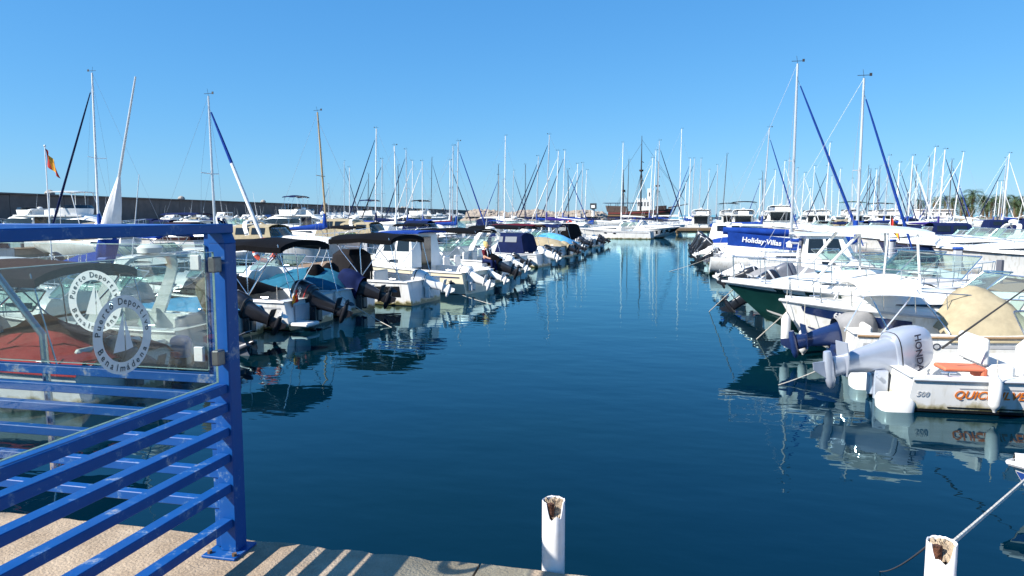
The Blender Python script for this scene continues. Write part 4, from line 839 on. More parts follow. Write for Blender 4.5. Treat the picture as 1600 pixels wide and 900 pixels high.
# ------------------------------------------------------------------ palms and low buildings on the right shore
PALM = mat('palm_leaf', (0.05, 0.09, 0.025), 0.6, var=0.45, vscale=0.8); PALMD = mat('palm_dead', (0.20, 0.12, 0.06), 0.9, var=0.3, vscale=1)
PTR = mat('palm_trunk', (0.17, 0.12, 0.08), 0.95, var=0.4, vscale=3, bump=0.6, bscale=8)
def palm_meshes(seed):
    rn = random.Random(seed); m = MB(); md = MB()
    for i in range(44):
        az = rn.uniform(0, 2 * PI); el = rn.uniform(-0.5, 1.35) if i < 36 else rn.uniform(-1.2, -0.6); ln = rn.uniform(2.2, 3.1) * (0.8 if i >= 36 else 1)
        tgt = m if i < 36 else md; pos = Vector((0, 0, 0)); e = el; K = 11; pts = []
        for k in range(K + 1):
            pts.append(pos.copy()); d = Vector((math.cos(az) * math.cos(e), math.sin(az) * math.cos(e), math.sin(e))); pos = pos + d * (ln / K); e -= 0.14 + 0.02 * k * (1 if el > 0 else 0.4)
        side = Vector((-math.sin(az), math.cos(az), 0))
        for k in range(1, K + 1):
            p = pts[k]; dv = (pts[k] - pts[k - 1]).normalized(); upv = side.cross(dv); lw = 0.62 * math.sin(PI * (0.12 + 0.83 * k / K)) ** 0.7
            for sg in (1, -1):
                for q_ in (0, 0.5):
                    b = p - dv * (ln / K) * q_; tip = b + (side * sg * 0.78 + dv * 0.55 - upv * rn.uniform(0.05, 0.45)) * lw
                    tgt.add([b - dv * 0.035, b + dv * 0.035, tip], [(0, 1, 2)])
    g = m.mesh('crown', 0); gd = md.mesh('dead_skirt', 0); g.materials.append(PALM); gd.materials.append(PALMD)
    t = MB(); rows = []
    for i in range(13):
        z = -i * 0.62; r_ = 0.26 + 0.05 * (i % 2) + 0.02 * i * 0.5 - (0.0 if i > 1 else -0.12)
        rows.append([(r_ * math.cos(2 * PI * k / 9), r_ * math.sin(2 * PI * k / 9), z) for k in range(9)])
    tm = t.loft(rows).mesh('trunk', 30); fixn(tm); tm.materials.append(PTR)
    return g, gd, tm
PM = [palm_meshes(s) for s in (1, 2, 3)]
palms = [(1520, 305, 215), (1437, 318, 230), (1462, 315, 225), (1478, 313, 232), (1489, 316, 222), (1503, 312, 218), (1537, 312, 226), (1550, 315, 212), (1561, 311, 228), (1574, 314, 215), (1586, 312, 222), (1597, 316, 210), (1610, 311, 224), (1543, 322, 206), (1566, 323, 204), (1590, 324, 203), (1626, 315, 215), (1512, 324, 206)]
PO = sorted(range(len(palms)), key=lambda i: palms[i][0]); ORD = ['first', 'second', 'third', 'fourth', 'fifth', 'sixth', 'seventh', 'eighth', 'ninth', 'tenth', 'eleventh', 'twelfth', 'thirteenth', 'fourteenth', 'fifteenth', 'sixteenth', 'seventeenth', 'eighteenth', 'nineteenth']
TENS = {2: 'twenty', 3: 'thirty', 4: 'forty', 5: 'fifty', 6: 'sixty', 7: 'seventy', 8: 'eighty', 9: 'ninety'}
def ordw(n):
    if n <= 19: return ORD[n - 1]
    t, u = divmod(n, 10); return (TENS[t][:-1] + 'ieth') if u == 0 else TENS[t] + '-' + ORD[u - 1]
for rank, i in enumerate(PO):
    px, py, d = palms[i]; p = at_d(px, py, d); g, gd, tm = PM[i % 3]
    lab = 'tallest palm tree, its crown standing clear above the others on the right shore' if i == 0 else ordw(rank + 1) + ' palm tree from the left in the row on the right shore'
    o = thing('palm_tree', lab, 'palm tree', (p.x, p.y, 1.6), i * 1.3, 'palms on the right shore'); h = p.z - 1.6
    part('trunk', tm, None, o, (0, 0, h)).scale = (1, 1, h / 7.3); s = 1.4 if i == 0 else 1.2
    c = part('crown', g, None, o, (0, 0, h)); c.scale = (s, s, s); c = part('dead_skirt', gd, None, o, (0, 0, h)); c.scale = (s, s, s)
HEDGE = mat('shrub_leaf', (0.05, 0.07, 0.03), 0.7, var=0.5, vscale=1.5)
def shrub(px0, px1, d, h, label, seed):
    a = at_d(px0, 335, d); b = at_d(px1, 335, d); rr = random.Random(seed); m = MB()
    for i in range(2600):
        t = rr.random(); hh = h * (0.75 + 0.25 * math.sin(t * 21 + seed)); c = a.lerp(b, t) + Vector((0, rr.uniform(-2.2, 2.2), 0)); c.z = 1.6 + hh * rr.random() ** 0.7; s = rr.uniform(0.15, 0.4)
        u = Vector((rr.uniform(-1, 1), rr.uniform(-1, 1), rr.uniform(-1, 1))).normalized(); v = u.orthogonal().normalized(); m.add([c, c + u * s, c + v * s * 0.8], [(0, 1, 2)])
    return tag(part('hedge', m, HEDGE, smooth=0), label, 'hedge')
shrub(1500, 1640, 226, 5.6, 'dense dark green shrubs filling the gap behind the right shore palms', 3)
shrub(1430, 1500, 236, 3.4, 'low dark green hedge behind the left end of the palm row', 8)
WALLM = mat('render_white', (0.74, 0.70, 0.66), 0.9, var=0.12, vscale=0.6); ROOFM = mat('roof_tile', (0.36, 0.15, 0.08), 0.85, var=0.3, vscale=2)
def lowhouse(px, d, w, h, label, pink=False):
    p = at_d(px, 335, d); o = thing('building', label, 'building', (p.x, p.y, 1.6))
    wl_ = part('wall', MB().bbox(-w / 2, w / 2, 0, 6, 0, h, 0.03), mat('render_pink', (0.62, 0.42, 0.36), 0.9, var=0.15) if pink else WALLM, o)
    n = int(w / 2)
    for i in range(n):
        x_ = -w / 2 + (i + 0.5) * w / n; f = part('window', MB().bbox(x_ - 0.55, x_ + 0.55, -0.06, 0.02, 0.9, h - 0.7, 0.02), MASTW, wl_); part('pane', MB().box(x_ - 0.45, x_ + 0.45, -0.075, -0.062, 1.0, h - 0.8), DGLASS, f, smooth=0)
    part('roof', MB().bbox(-w / 2 - .3, w / 2 + .3, -.4, 6.3, h, h + .25, .03), WALLM, o)
lowhouse(1462, 204, 8, 2.4, 'low white flat-roofed building left of the tallest palm')

# ------------------------------------------------------------------ galleon and the white castle behind it
WOOD = mat('dark_ship_timber', (0.05, 0.026, 0.018), 0.7, var=0.4, vscale=1.5, stretch=(1, 1, 6)); WOODR = mat('red_ship_timber', (0.22, 0.035, 0.03), 0.7, var=0.3, vscale=2)
gs = at_d(952, 335, 205); ge = at_d(1051, 335, 200); gv = ge - gs; GL = gv.length
g = thing('galleon', 'dark wooden replica galleon with bowsprit and tall masts in the far background', 'ship', (gs.x, gs.y, 0), math.atan2(gv.y, gv.x))
H = Hull(GL, 5.2, 3.6, 4.4, 1.0, 2.0, 'sail'); hl = part('hull', H.shell(17), WOOD, g)
for q0, q1, m_ in ((0.12, 0.2, WOODR), (0.3, 0.36, TEAK), (0.46, 0.5, WOODR)): part('wale', H.strip(q0, q1, 0, 0.97, 0.05), m_, hl)
for i in range(8):
    p = H.pt(0.2 + i * 0.075, 0.42, 0.06, -1); part('gun_port', MB().box(p[0] - .3, p[0] + .3, p[1] - .05, p[1] + .05, p[2] - .25, p[2] + .25), MASTD, hl)
part('deck', H.deck(0.01, 0.98, 0.1), TEAK, g)
part('stern_castle', MB().loft([[(-.3, -2, 3.5), (5, -2.3, 3.5), (5, 2.3, 3.5), (-.3, 2, 3.5)], [(-.8, -1.8, 5.2), (4.8, -2.1, 5.0), (4.8, 2.1, 5.0), (-.8, 1.8, 5.2)]]), WOOD, g, smooth=0)
part('forecastle', MB().loft([[(GL * .74, -2, 4.0), (GL * .9, -1.1, 4.1), (GL * .9, 1.1, 4.1), (GL * .74, 2, 4.0)], [(GL * .74, -1.9, 5.0), (GL * .9, -1, 5.2), (GL * .9, 1, 5.2), (GL * .74, 1.9, 5.0)]]), WOOD, g, smooth=0)
part('awning', MB().sheet([[(lerp(-1.5, GL * 0.5, i / 5), yy * 2.1, 5.9 + .1 * (1 - yy * yy)) for yy in (-1, 0, 1)] for i in range(6)], 0.08), CV['navy'], g)
m = MB()
for xx in (0.0, 2, 4, 6, 8):
    for yy in (-1.9, 1.9): m.tube([(xx, yy, 4), (xx, yy, 5.9)], .05, 5)
part('awning_frame', m, MASTD, g)
part('bowsprit', MB().tube([(GL * .93, 0, 4.6), (GL * 1.24, 0, 5.6)], [.18, .08], 8), WOOD, g)
for fx, hh, yards in ((0.50, 24.0, (12, 17)), (0.22, 15, (9,)), (0.76, 17, (9, 13))):
    ms = part('mast', MB().tube([(GL * fx, 0, 3.5), (GL * fx, 0, hh * .6), (GL * fx, 0, hh)], [.24, .2, .07], 8), MASTD, g)
    part('crow_nest', MB().loft([superring(GL * fx, 0, hh * .6 + z, r, r, 2, 10) for z, r in ((0, .3), (.1, .55), (.5, .6))]), WOOD, ms)
    m = MB()
    for z in yards: m.tube([(GL * fx + .3, -2.4, z), (GL * fx + .3, 2.4, z)], .09, 6)
    part('yard', m, WOOD, ms); m = MB()
    for sx in (-2.2, -1.2, 1.2, 2.2):
        for sy in (-1, 1): m.tube([(GL * fx + sx, sy * 2.3, 4), (GL * fx, 0, hh * .6)], .03, 4)
    part('shroud', m, MASTD, ms)
m = MB(); m.tube([(GL * .5, 0, 23), (GL * 1.22, 0, 5.5)], .03, 4); m.tube([(GL * .76, 0, 16), (GL * 1.22, 0, 5.5)], .03, 4); m.tube([(GL * .5, 0, 22), (GL * .22, 0, 14.5)], .03, 4); part('stay', m, MASTD, g)
cp = at_d(1008, 335, 232); ct = thing('castle', 'small white castle-shaped harbour building with a tower, behind the galleon', 'building', (cp.x, cp.y, 0))
ct.scale = (0.62, 0.62, 0.93)
CW = mat('castle_white', (0.80, 0.79, 0.76), 0.8, var=0.08, vscale=0.5)
part('base', MB().bbox(-9, 9, -1, 6, -1, 3.6, .05), CONCD, ct)
wl_ = part('wall', MB().bbox(-4.2, 3.2, 0, 5, 3.5, 8.0, .04), CW, ct); tw = part('tower', MB().bbox(0.9, 3.0, 1, 3.2, 7.95, 11.2, .04), CW, ct)
for i in range(6): part('merlon', MB().bbox(-4.2 + i * 1.3, -3.5 + i * 1.3, -.02, .5, 8.0, 8.5, .03), CW, wl_)
for i in range(3): part('merlon', MB().bbox(.9 + i * .75, 1.45 + i * .75, .98, 1.4, 11.2, 11.7, .03), CW, tw)
for i in range(4): part('window', MB().box(-3.5 + i * 1.5, -2.9 + i * 1.5, -.05, .02, 5.8, 7.2), DGLASS, wl_, smooth=0)
part('window', MB().box(1.6, 2.2, .95, 1.02, 9.0, 10.4), DGLASS, tw, smooth=0)
# harbour light on a small tower
lp = at_d(927, 335, 322); lt = thing('harbour_light', 'small dark harbour light box on a post left of the galleon', 'beacon', (lp.x, lp.y, 2.2))
part('post', MB().tube([(0, 0, -3.5), (0, 0, 3.0)], .7, 8), CW, lt); part('lantern', MB().bbox(-1.3, 1.3, -1.3, 1.3, 3.0, 5.4, .1), MASTD, lt); part('window', MB().box(-.8, .8, -1.35, -1.31, 3.4, 4.6), CW, lt, smooth=0)

# ------------------------------------------------------------------ vehicles on the breakwater quay
TYRE = mat('tyre', (0.02, 0.02, 0.02), 0.9, var=0.2); 
def vehicle(px, d, kind, colm, label, rz):
    rr_ = ray(px, 335); base = wa - nl * 6; den = rr_.x * dr.y - rr_.y * dr.x; k_ = (base.x * dr.y - base.y * dr.x) / den; p = Vector((rr_.x * k_, rr_.y * k_, 0))
    o = thing('parked_van' if kind == 'van' else 'parked_car', label, kind, (p.x, p.y, 1.3), rz)
    if kind == 'van':
        prof = [(-2.4, .35), (2.4, .35), (2.4, .95), (1.9, 1.15), (1.35, 1.95), (-2.4, 2.0)]; wins = [(1.3, 1.78, 1.2, 1.8), (.3, 1.1, 1.2, 1.8), (-.9, .1, 1.2, 1.8), (-2.2, -1.1, 1.2, 1.8)]
    else:
        prof = [(-2.0, .3), (2.1, .3), (2.1, .75), (1.2, .9), (.5, 1.42), (-1.2, 1.45), (-2.0, .95)]; wins = [(-.1, .55, .95, 1.34), (-1.1, -.2, .95, 1.34)]
    b = part('body', MB().loft([[(x_, y_, z) for x_, z in prof] for y_ in (-.85, -.8, .8, .85)]), colm, o, smooth=0)
    for sy in (-1, 1):
        for x0, x1, z0, z1 in wins: part('window', MB().add([(x0, sy * .862, z0), (x1, sy * .862, z0), (x1 - (.25 if x0 > 1 or kind == 'car' else 0), sy * .862, z1), (x0, sy * .862, z1)], [(0, 1, 2, 3)]), DGLASS, b)
        for x_ in (-1.35, 1.35): part('wheel', MB().tube([(x_, sy * .66, .32), (x_, sy * .9, .32)], .32, 14), TYRE, o)
CARS = [(350, 185, 'van', GEL, 'white van parked below the breakwater wall, left of the tan mast'), (386, 196, 'car', GEL, 'white car parked just right of the white van below the breakwater'), (310, 178, 'car', GELG, 'grey car parked left of the white van below the breakwater'), (268, 170, 'car', GEL, 'white car parked below the breakwater, left of the grey car'), (420, 215, 'car', GELN, 'dark blue car parked below the breakwater wall right of the white cars')]
for a in CARS: vehicle(*a, ang + PI)

# ================================================================== BOATS, LEFT FRONT ROW (sterns to the channel)
PLACED = []                                         # centre-line circles of every boat, to keep copies apart
def occupy(x, y, hd, L, B):
    PLACED.append([(x + math.cos(hd) * L * k, y + math.sin(hd) * L * k, B / 2) for k in (0.0, 0.2, 0.4, 0.6, 0.8, 0.95)])
def is_free(x, y, hd, L, B, slack=0.0):
    cs = [(x + math.cos(hd) * L * k, y + math.sin(hd) * L * k, B / 2) for k in (0.0, 0.2, 0.4, 0.6, 0.8, 0.95)]
    return all((a - c) ** 2 + (b - d) ** 2 > (r + q_ + slack) ** 2 for o in PLACED for c, d, q_ in o for a, b, r in cs)
def MBT(name, label, x, y, hd, L, B, **k):
    o, H = motorboat(name, label, 'motorboat', x, y, hd, L, B, **k); occupy(x, y, hd, L, B); return o, H
def side_text(o, H, body, t, q_, size, m, side, bowout, bold=0.0, shear=0.0, nm='lettering', off=0.0085):
    c = Vector(H.pt(t, q_, off, side)); f = Vector(H.pt(t + 0.03, q_, off, side)); u = Vector(H.pt(t, max(0, q_ - 0.06), off, side)); d = Vector(H.pt(t, q_ + 0.06, off, side))
    xa = (f - c) * (-1 if bowout else 1); return text(nm, body, m, o, frame(c, xa, u - d), size, 0.0015, shear, bold)

# behind the glass
o, H = MBT('motorboat', 'white boat under a brown cover with red tarpaulins, behind the left end of the railing', -8.3, 9.6, PI, 6.2, 2.2, style='cuddy', motors=[dict(tilt=72, s=0.8, pz=0.35, cm=MGRY)], bim='brown', bimz=2.0, bimt=(0.1, 0.6), bimk=0.12, rail=True)
tonneau(o, H, 0.0, 0.46, 0.36, 'red', 0.4, 'tarpaulin', bumps=((0.3, 0.3, 0.1, 0.2), (0.7, -0.4, 0.12, 0.25)), seed=3, folds=0.05)
o, H = MBT('dinghy', 'small pale green open dinghy behind the etched glass', -9.0, 11.45, PI, 3.2, 1.35, fs=0.42, fb=0.55, hull=mat('gelcoat_pale_green', (0.42, 0.46, 0.38), 0.5, var=0.2), style='open', rail=False, rake=0.4, motors=[dict(tilt=0, s=0.55, cover=CV['sky'])])
o, H = MBT('motorboat', 'white motorboat with khaki covered outboard and red side stripe, seen through the glass', -9.2, 12.9, PI, 6.4, 2.1, style='cuddy', motors=[dict(tilt=24, pz=0.75, cm=MGRY, cover=CV['khaki'], s=1.05)], arch=(0.3, 1.3), stripe=[(0.30, 0.38, 0, 0.9, GELRED, 0)])
tonneau(o, H, 0.62, 0.92, 0.3, 'white', 0.4, 'bow_cover', seed=9)
part('cover_cap', MB().loft([superring(0.15, -0.85, 0.75 + z, r, r, 2, 20) for z, r in ((0, .06), (0.02, .17), (0.10, .21), (0.2, .19), (0.28, .12), (0.31, .03))]), CV['beige'], o)  # beige canvas cover cap on a short stem, not a lamp
part('cover_stem', MB().tube([(0.15, -0.85, 0.3), (0.15, -0.85, 0.78)], 0.025, 8), STEEL, o)
o, H = MBT('motorboat', 'white boat with sky blue stern cover and white propeller, half hidden by the blue post', -9.7, 14.9, PI - 0.05, 6.0, 1.6, style='cuddy', cover='sky', cov=(0.0, 0.4, 0.2, 0.4), motors=[dict(tilt=66, pz=0.35, s=0.95, cm=MBLK, prop='white')])
# first boats right of the post
o, H = MBT('motorboat', 'white motorboat with grey transom, black cockpit cover and tilted black outboard, nearest left of channel', -9.1, 16.9, PI - 0.08, 6.4, 2.35, fs=0.72, style='cuddy', cover='black', cov=(0.24, 0.56, 0.42, 0.5), motors=[dict(tilt=68, s=1.05, pz=0.36, brand=('MERCURY', GREYD, 0.085), band=GELRED)], bim='black', bimz=2.12, bimt=(0.02, 0.34), bimk=0.13, seed=5)
part('transom_panel', MB().bbox(-0.02, 0.0, -0.85, 0.75, 0.18, 0.60, 0.01), GELG, o)
part('swim_platform', MB().bbox(-0.5, -0.02, 0.45, 1.0, 0.10, 0.2, 0.03), GEL, o); fl = flag(o, (-0.15, 0.8, 1.0), 0.45, 0.3); part('flagstaff', MB().tube([(0.05, 0.8, 0.55), (-0.18, 0.8, 1.05)], 0.012, 6), STEEL, o)
o, H = MBT('motorboat', 'white motorboat with teal and black cockpit cover and navy covered outboard', -9.0, 19.4, PI - 0.10, 6.2, 2.3, fs=0.72, style='cuddy', cover='teal', cov=(0.04, 0.46, 0.5, 0.4), motors=[dict(tilt=70, s=1.1, pz=0.40, cover=CV['navy'])], seed=6)
for yy in (0.35, -0.4): part('seat_cover', MB().loft([superring(1.15, yy, z, a, b, 3, 16) for z, a, b in ((0.5, .3, .3), (0.9, .28, .29), (1.25, .2, .25), (1.38, .08, .12))]), CV['black'], o)
o, H = MBT('motorboat', 'white motorboat with black side panels, black sunshade canopy and white outboard', -7.9, 22.1, PI - 0.14, 6.3, 2.35, fs=0.75, style='console', stripe=[(0.12, 0.40, 0.05, 0.2, GELB, 0.03), (0.16, 0.40, 0.23, 0.50, GELB, 0.10)], bim='black', bimz=2.12, bimk=0.13, bimt=(0.10, 0.46), motors=[dict(tilt=72, s=0.9, pz=0.40, cm=MWHT)])
part('console_cover', MB().loft([superring(2.75, 0, z, a, b, 4, 22) for z, a, b in ((0.55, .62, .62), (1.0, .58, .6), (1.5, .5, .55), (1.66, .3, .35))]), canvas('charcoal', (0.03, 0.027, 0.03)), o)
o, H = MBT('motorboat', 'cream motorboat with blue canopy roof and dark lettering across its transom', -7.1, 25.6, PI - 0.24, 6.4, 2.5, fs=0.78, fb=1.15, hull=GELC, style='pilot', roofc='blue', motors=[dict(tilt=70, cm=MWHT, y=0.75, s=0.9, pz=0.36), dict(tilt=72, cm=MWHT, y=-0.8, s=0.7, pz=0.36)], platform=False)
text('lettering', 'ACRECENO', INK, o, frame((-0.0 + 0.03, 0, 0.52), (0, -1, 0), (0.1, 0, 1)), 0.26, 0.001, 0, 0.004).location.x = -0.03
o, H = MBT('motorboat', 'white motorboat with maroon rolled canopy and black outboard, a person aboard', -7.4, 29.2, PI - 0.22, 6.2, 2.35, fs=0.7, style='cuddy', motors=[dict(tilt=70, s=1.05, pz=0.42, cover=CV['black'])], stripe=[(0.5, 0.6, 0, 0.7, TEAK, 0)])
part('canopy', MB().tube([(3.3, -1.0, 1.55), (3.35, -0.5, 1.78), (3.35, 0.5, 1.78), (3.3, 1.0, 1.55)], [0.07, 0.10, 0.10, 0.07], 10), CV['maroon'], o)
LEFT_BOAT = o
rowL = [('white walkround boat with black canopy and clear windscreen', dict(style='cuddy', bim='black', bimz=2.1, bimt=(0.2, 0.7), motors=[dict(tilt=20, cm=MWHT)], hsh=0.5)),
        ('white boat with grey tower and black outboard', dict(style='cruiser', arch=(0.3, 1.2), motors=[dict(tilt=30)], L=7.2, B=2.6)),
        ('white motorboat with navy folded cockpit canvas', dict(style='cuddy', camper=(0.12, 0.5, 1.75, 'navy'), motors=[dict(tilt=35, cm=MWHT)])),
        ('white console boat with long black canopy', dict(style='console', bim='black', bimz=2.1, bimt=(0.15, 0.72), motors=[dict(tilt=25, cm=MWHT)])),
        ('white sport boat with maroon canopy edge', dict(style='cruiser', bim='maroon', bimz=2.15, bimt=(0.1, 0.52), motors=[dict(tilt=30)], L=7.0, B=2.6)),
        ('white boat with beige stern cover', dict(style='cuddy', cover='beige', cov=(0.0, 0.5, 0.5, 0.6), motors=[dict(tilt=50, cover=CV['beige'])])),
        ('white boat with turquoise cover', dict(style='cuddy', cover='sky', cov=(0.02, 0.55, 0.7, 0.55), motors=[dict(tilt=35)])),
        ('white motorboat with navy canopy', dict(style='cuddy', bim='navy', bimz=2.0, motors=[dict(tilt=30, cm=MWHT)])),
        ('white pilothouse boat with black outboard', dict(style='pilot', motors=[dict(tilt=35)], L=6.6, B=2.4)),
        ('white cruiser with black canvas enclosure', dict(style='cruiser', camper=(0.08, 0.42, 2.0, 'black'), motors=[dict(tilt=25)], L=7.4, B=2.7)),
        ('white boat with white covered outboard', dict(style='cuddy', motors=[dict(tilt=45, cover=CV['white'])], bim='white', bimz=2.0)),
        ('grey hulled boat with black outboard', dict(style='console', hull=GELG, motors=[dict(tilt=40)])),
        ('white boat with dark blue hull stripe', dict(style='cuddy', stripe=[(0.1, 0.3, 0, 0.95, GELN, 0)], motors=[dict(tilt=30)]))]
v = 32.6
for i, (desc, kw) in enumerate(rowL):
    kw = dict(kw); L_ = kw.pop('L', 6.3); B_ = kw.pop('B', 2.3); rr_ = random.Random(i + 3); kw['motors'] = [dict(q_, tilt=rr_.uniform(66, 80), s=rr_.uniform(0.72, 0.92), pz=rr_.uniform(0.32, 0.42)) for q_ in kw['motors']]
    MBT('motorboat', desc + ', ' + ordw(i + 10) + ' stern along the left row', -7.5 + rr_.uniform(-0.6, 0.35), v, PI - 0.2 + rr_.uniform(-.08, .06), L_, B_, fs=0.72, seed=i, **kw); v += B_ + 0.75

# ================================================================== BOATS, RIGHT FRONT ROW
# bow of a little dinghy at the right edge
bt = at_z(1579, 730, 0.40)
o, H = MBT('dinghy', 'white dinghy with blue bottom, only its bow showing at the right edge', bt.x + 3.1, bt.y + 0.05, PI, 3.1, 1.4, fs=0.38, fb=0.46, style='open', rail=False, rake=0.5, boot=FENDB, stripe=[(0.34, 0.60, 0.2, 1.0, FENDB, 0)])
part('mooring_bitt', MB().tube([(bt.x + 3.1 - 3.9, -0.22, 0.2), (bt.x + 3.1 - 3.9, -0.22, 0.93)], 0.03, 8), STEEL, o)
ropeline([t2_ + Vector((0.03, 0.03, -0.035)), (3.9, bt.y + 0.27, 0.9)], 0.009, ROPE, 'pale mooring rope stretched from the right broken post to the dinghy', 0.02)
ropeline([t2_ + Vector((-0.04, 0.02, -0.03)), at_z(1375, 893, 0.0)], 0.004, ROPED, 'thin dark line running from the right broken post into the water', 0.03)
# sport boat with orange lettering and big silver outboard
o, H = MBT('motorboat', 'white sport boat with orange hull lettering and large tilted silver outboard', 3.1, 12.15, R(4), 5.2, 2.1, fs=0.52, fb=0.66, style='console', rail=True, platform=False, motors=[dict(tilt=80, s=1.18, pz=0.30, turn=22, cm=MSIL, brand=('HONDA', INK, 0.13), prop=False)], stripe=[(0.50, 0.525, 0.1, 0.96, GELB, 0), (0.55, 0.60, 0.02, 0.96, GELB, 0), (0.16, 0.175, 0.12, 0.95, GREYD, 0)], boot=None)
side_text(o, H, 'QUICKSILVER', 0.205, 0.28, 0.165, ORANGE, -1, False, 0.0025, 0.25); side_text(o, H, '500', 0.03, 0.29, 0.11, GREYD, -1, False, 0, 0.25)
for yy in (0.62, -0.72): part('swim_step', MB().loft([superring(-0.10, yy, z, a, b, 4, 18) for z, a, b in ((-0.1, .22, .22), (0.14, .24, .24), (0.20, .21, .21))]), GEL, o)
part('seat_cushion', MB().bbox(0.55, 1.1, -0.7, -0.3, 0.56, 0.62, 0.02).bbox(1.05, 1.13, -0.7, -0.3, 0.45, 0.62, 0.02), mat('cushion_orange', (0.62, 0.16, 0.08), 0.7, var=0.1), o)
part('steering_wheel', MB().tube([(2.0 + 0.05 * math.sin(a), -0.25 + 0.19 * math.cos(a), 1.05 + 0.19 * math.sin(a)) for a in [2 * PI * k / 18 for k in range(19)]], 0.015, 6).tube([(1.98, -0.42, 1.05), (2.0, -0.25, 1.05), (1.98, -0.08, 1.05)], .012, 5), RUB, o)
fender((4.22, 11.10, 0.36), 'white fender hanging on the side of the orange-lettered sport boat', 0.085, 0.42, None, 0.3)
for (x0, z0, x1, z1) in ((0.5, 0.9, 1.9, 2.0), (2.4, 0.95, 3.3, 1.9)): part('fishing_rod', MB().tube([(x0, -0.7, z0), (x1, -0.55, z1)], [0.016, 0.008], 6), RUB, o)
# boat with beige cover
o, H = MBT('motorboat', 'white motorboat with beige tarpaulin over its console and grey covered outboard', 2.95, 14.75, 0, 6.0, 2.2, fs=0.72, fb=1.0, style='cuddy', motors=[dict(tilt=78, s=1.05, pz=0.25, turn=15, cm=MGRY, lm=GELN, cover=CV['grey'], prop=False)], arch=None, screen=False, trim=TEAK)
tonneau(o, H, 0.25, 0.50, 0.62, 'beige', 0.45, 'tarpaulin', bumps=((0.45, 0.0, 0.2, 0.12), (0.7, -.5, .1, .1)), seed=11, folds=0.045)
side_text(o, H, 'ASO', 0.20, 0.16, 0.17, INK, -1, False)
bimini(o, H, 0.02, 0.18, 1.55, 'white', hoops=2)
# bow-out boat with navy flash
b0 = at_z(1218, 466, 1.12)
o, H = MBT('motorboat', 'white cabin boat with navy bow flash reading 6a-MA, bow to the channel', b0.x + 7.2, b0.y, PI, 7.2, 2.4, fs=0.85, fb=1.12, style='cuddy', stripe=[(0.10, 0.26, 0.70, 0.955, GELN, 0.0)], boot=GELN, ports=1, hsh=0.38, arch=(0.22, 1.25), glass=WGLASS)
side_text(o, H, '6ª-MA', 0.85, 0.18, 0.19, WHITEP, 1, True, 0.004)
flag(o, (1.5, 0.9, 2.2), 0.7, 0.5); bx_, by_ = b0.x, b0.y
fender((bx_ + 0.12, by_ - 0.16, 0.5), 'long white fender under the bow with the navy flash', 0.09, 0.6, FEND)
fender((bx_ + 0.42, by_ - 0.42, 0.34), 'second white fender, just aft of the long one below the navy bow flash', 0.09, 0.45, FEND)
# dark green hull with hardtop
b1 = at_z(1128, 437, 1.32)
o, H = MBT('motor_cruiser', 'white topped cruiser with dark green hull and hardtop, bow pointing into the channel', b1.x + 9.0, b1.y, PI, 9.0, 2.9, fs=1.0, fb=1.32, hull=GELGR, style='cruiser', tc=0.58, hardtop=(0.56, 0.745, 2.5), rake=1.9, hsh=0.42, ports=1, stripe=[(0.0, 0.10, 0, 1, GEL, 0)], boot=GEL, glass=WGLASS)
ropeline([at_z(1130, 440, 1.25) + Vector((0.4, 0, 0)), at_z(1108, 487, 0)], 0.012, ROPE, 'pale anchor rope from the green hulled bow down into the water')
b2 = at_z(1178, 500, 0)
ropeline([(b0.x + 0.3, b0.y, 1.0), at_z(1182, 530, 0)], 0.012, ROPE, 'pale rope from the navy flash bow down into the water')
o, H = MBT('motorboat', 'white motorboat with black tilted outboard, behind the green hulled bow', 2.3, 21.9, 0, 5.6, 2.0, fs=0.62, style='console', motors=[dict(tilt=55, s=1.1, pz=0.35)])
o, H = MBT('motorboat', 'white open boat with dark grey outboard tilted over its stern, behind the green hull', 3.0, 24.5, 0, 6.2, 2.2, fs=0.72, style='cuddy', motors=[dict(tilt=66, s=1.0, pz=0.55, cm=MGRY)], bim=None)
rowR = [('white motorboat with grey stern cover', dict(style='cuddy', cover='grey', cov=(0.02, 0.4, 0.25, 0.5), motors=[dict(tilt=45)])),
        ('white cabin boat with rounded wheelhouse', dict(style='pilot', motors=[dict(tilt=30)], L=6.6, B=2.4)),
        ('white sport boat with wide white canvas cover', dict(style='cuddy', cover='white', cov=(0.02, 0.6, 0.6, 0.5), motors=[dict(tilt=50)])),
        ('white boat with dark green boot stripe', dict(style='cuddy', boot=GELGR, stripe=[(0.48, 0.6, 0, 0.97, GELGR, 0)], motors=[dict(tilt=65, s=1.1)], L=6.4)),
        ('white inflatable-like boat with canvas bundles and black outboard', dict(style='open', cover='white', cov=(0.02, 0.8, 0.3, 0.3), motors=[dict(tilt=70, s=1.0)]))]
v = 27.2
for i, (desc, kw) in enumerate(rowR):
    kw = dict(kw); L_ = kw.pop('L', 6.3); B_ = kw.pop('B', 2.3); rr_ = random.Random(i + 40); kw['motors'] = [dict(q_, tilt=rr_.uniform(66, 80), s=rr_.uniform(0.7, 0.9), pz=rr_.uniform(0.34, 0.44)) for q_ in kw['motors']]; kw['motors'] = [dict(q_, cm=(MBLK, MWHT, MGRY, MBLK, MWHT)[i]) for q_ in kw['motors']]; MBT('motorboat', desc + ', ' + ordw(i + 7) + ' boat along the right front row', 2.2 - i * 0.18, v, 0, L_, B_, fs=0.72, seed=i + 30, **kw); v += B_ + 0.35
    if i == 1: v = 38.9
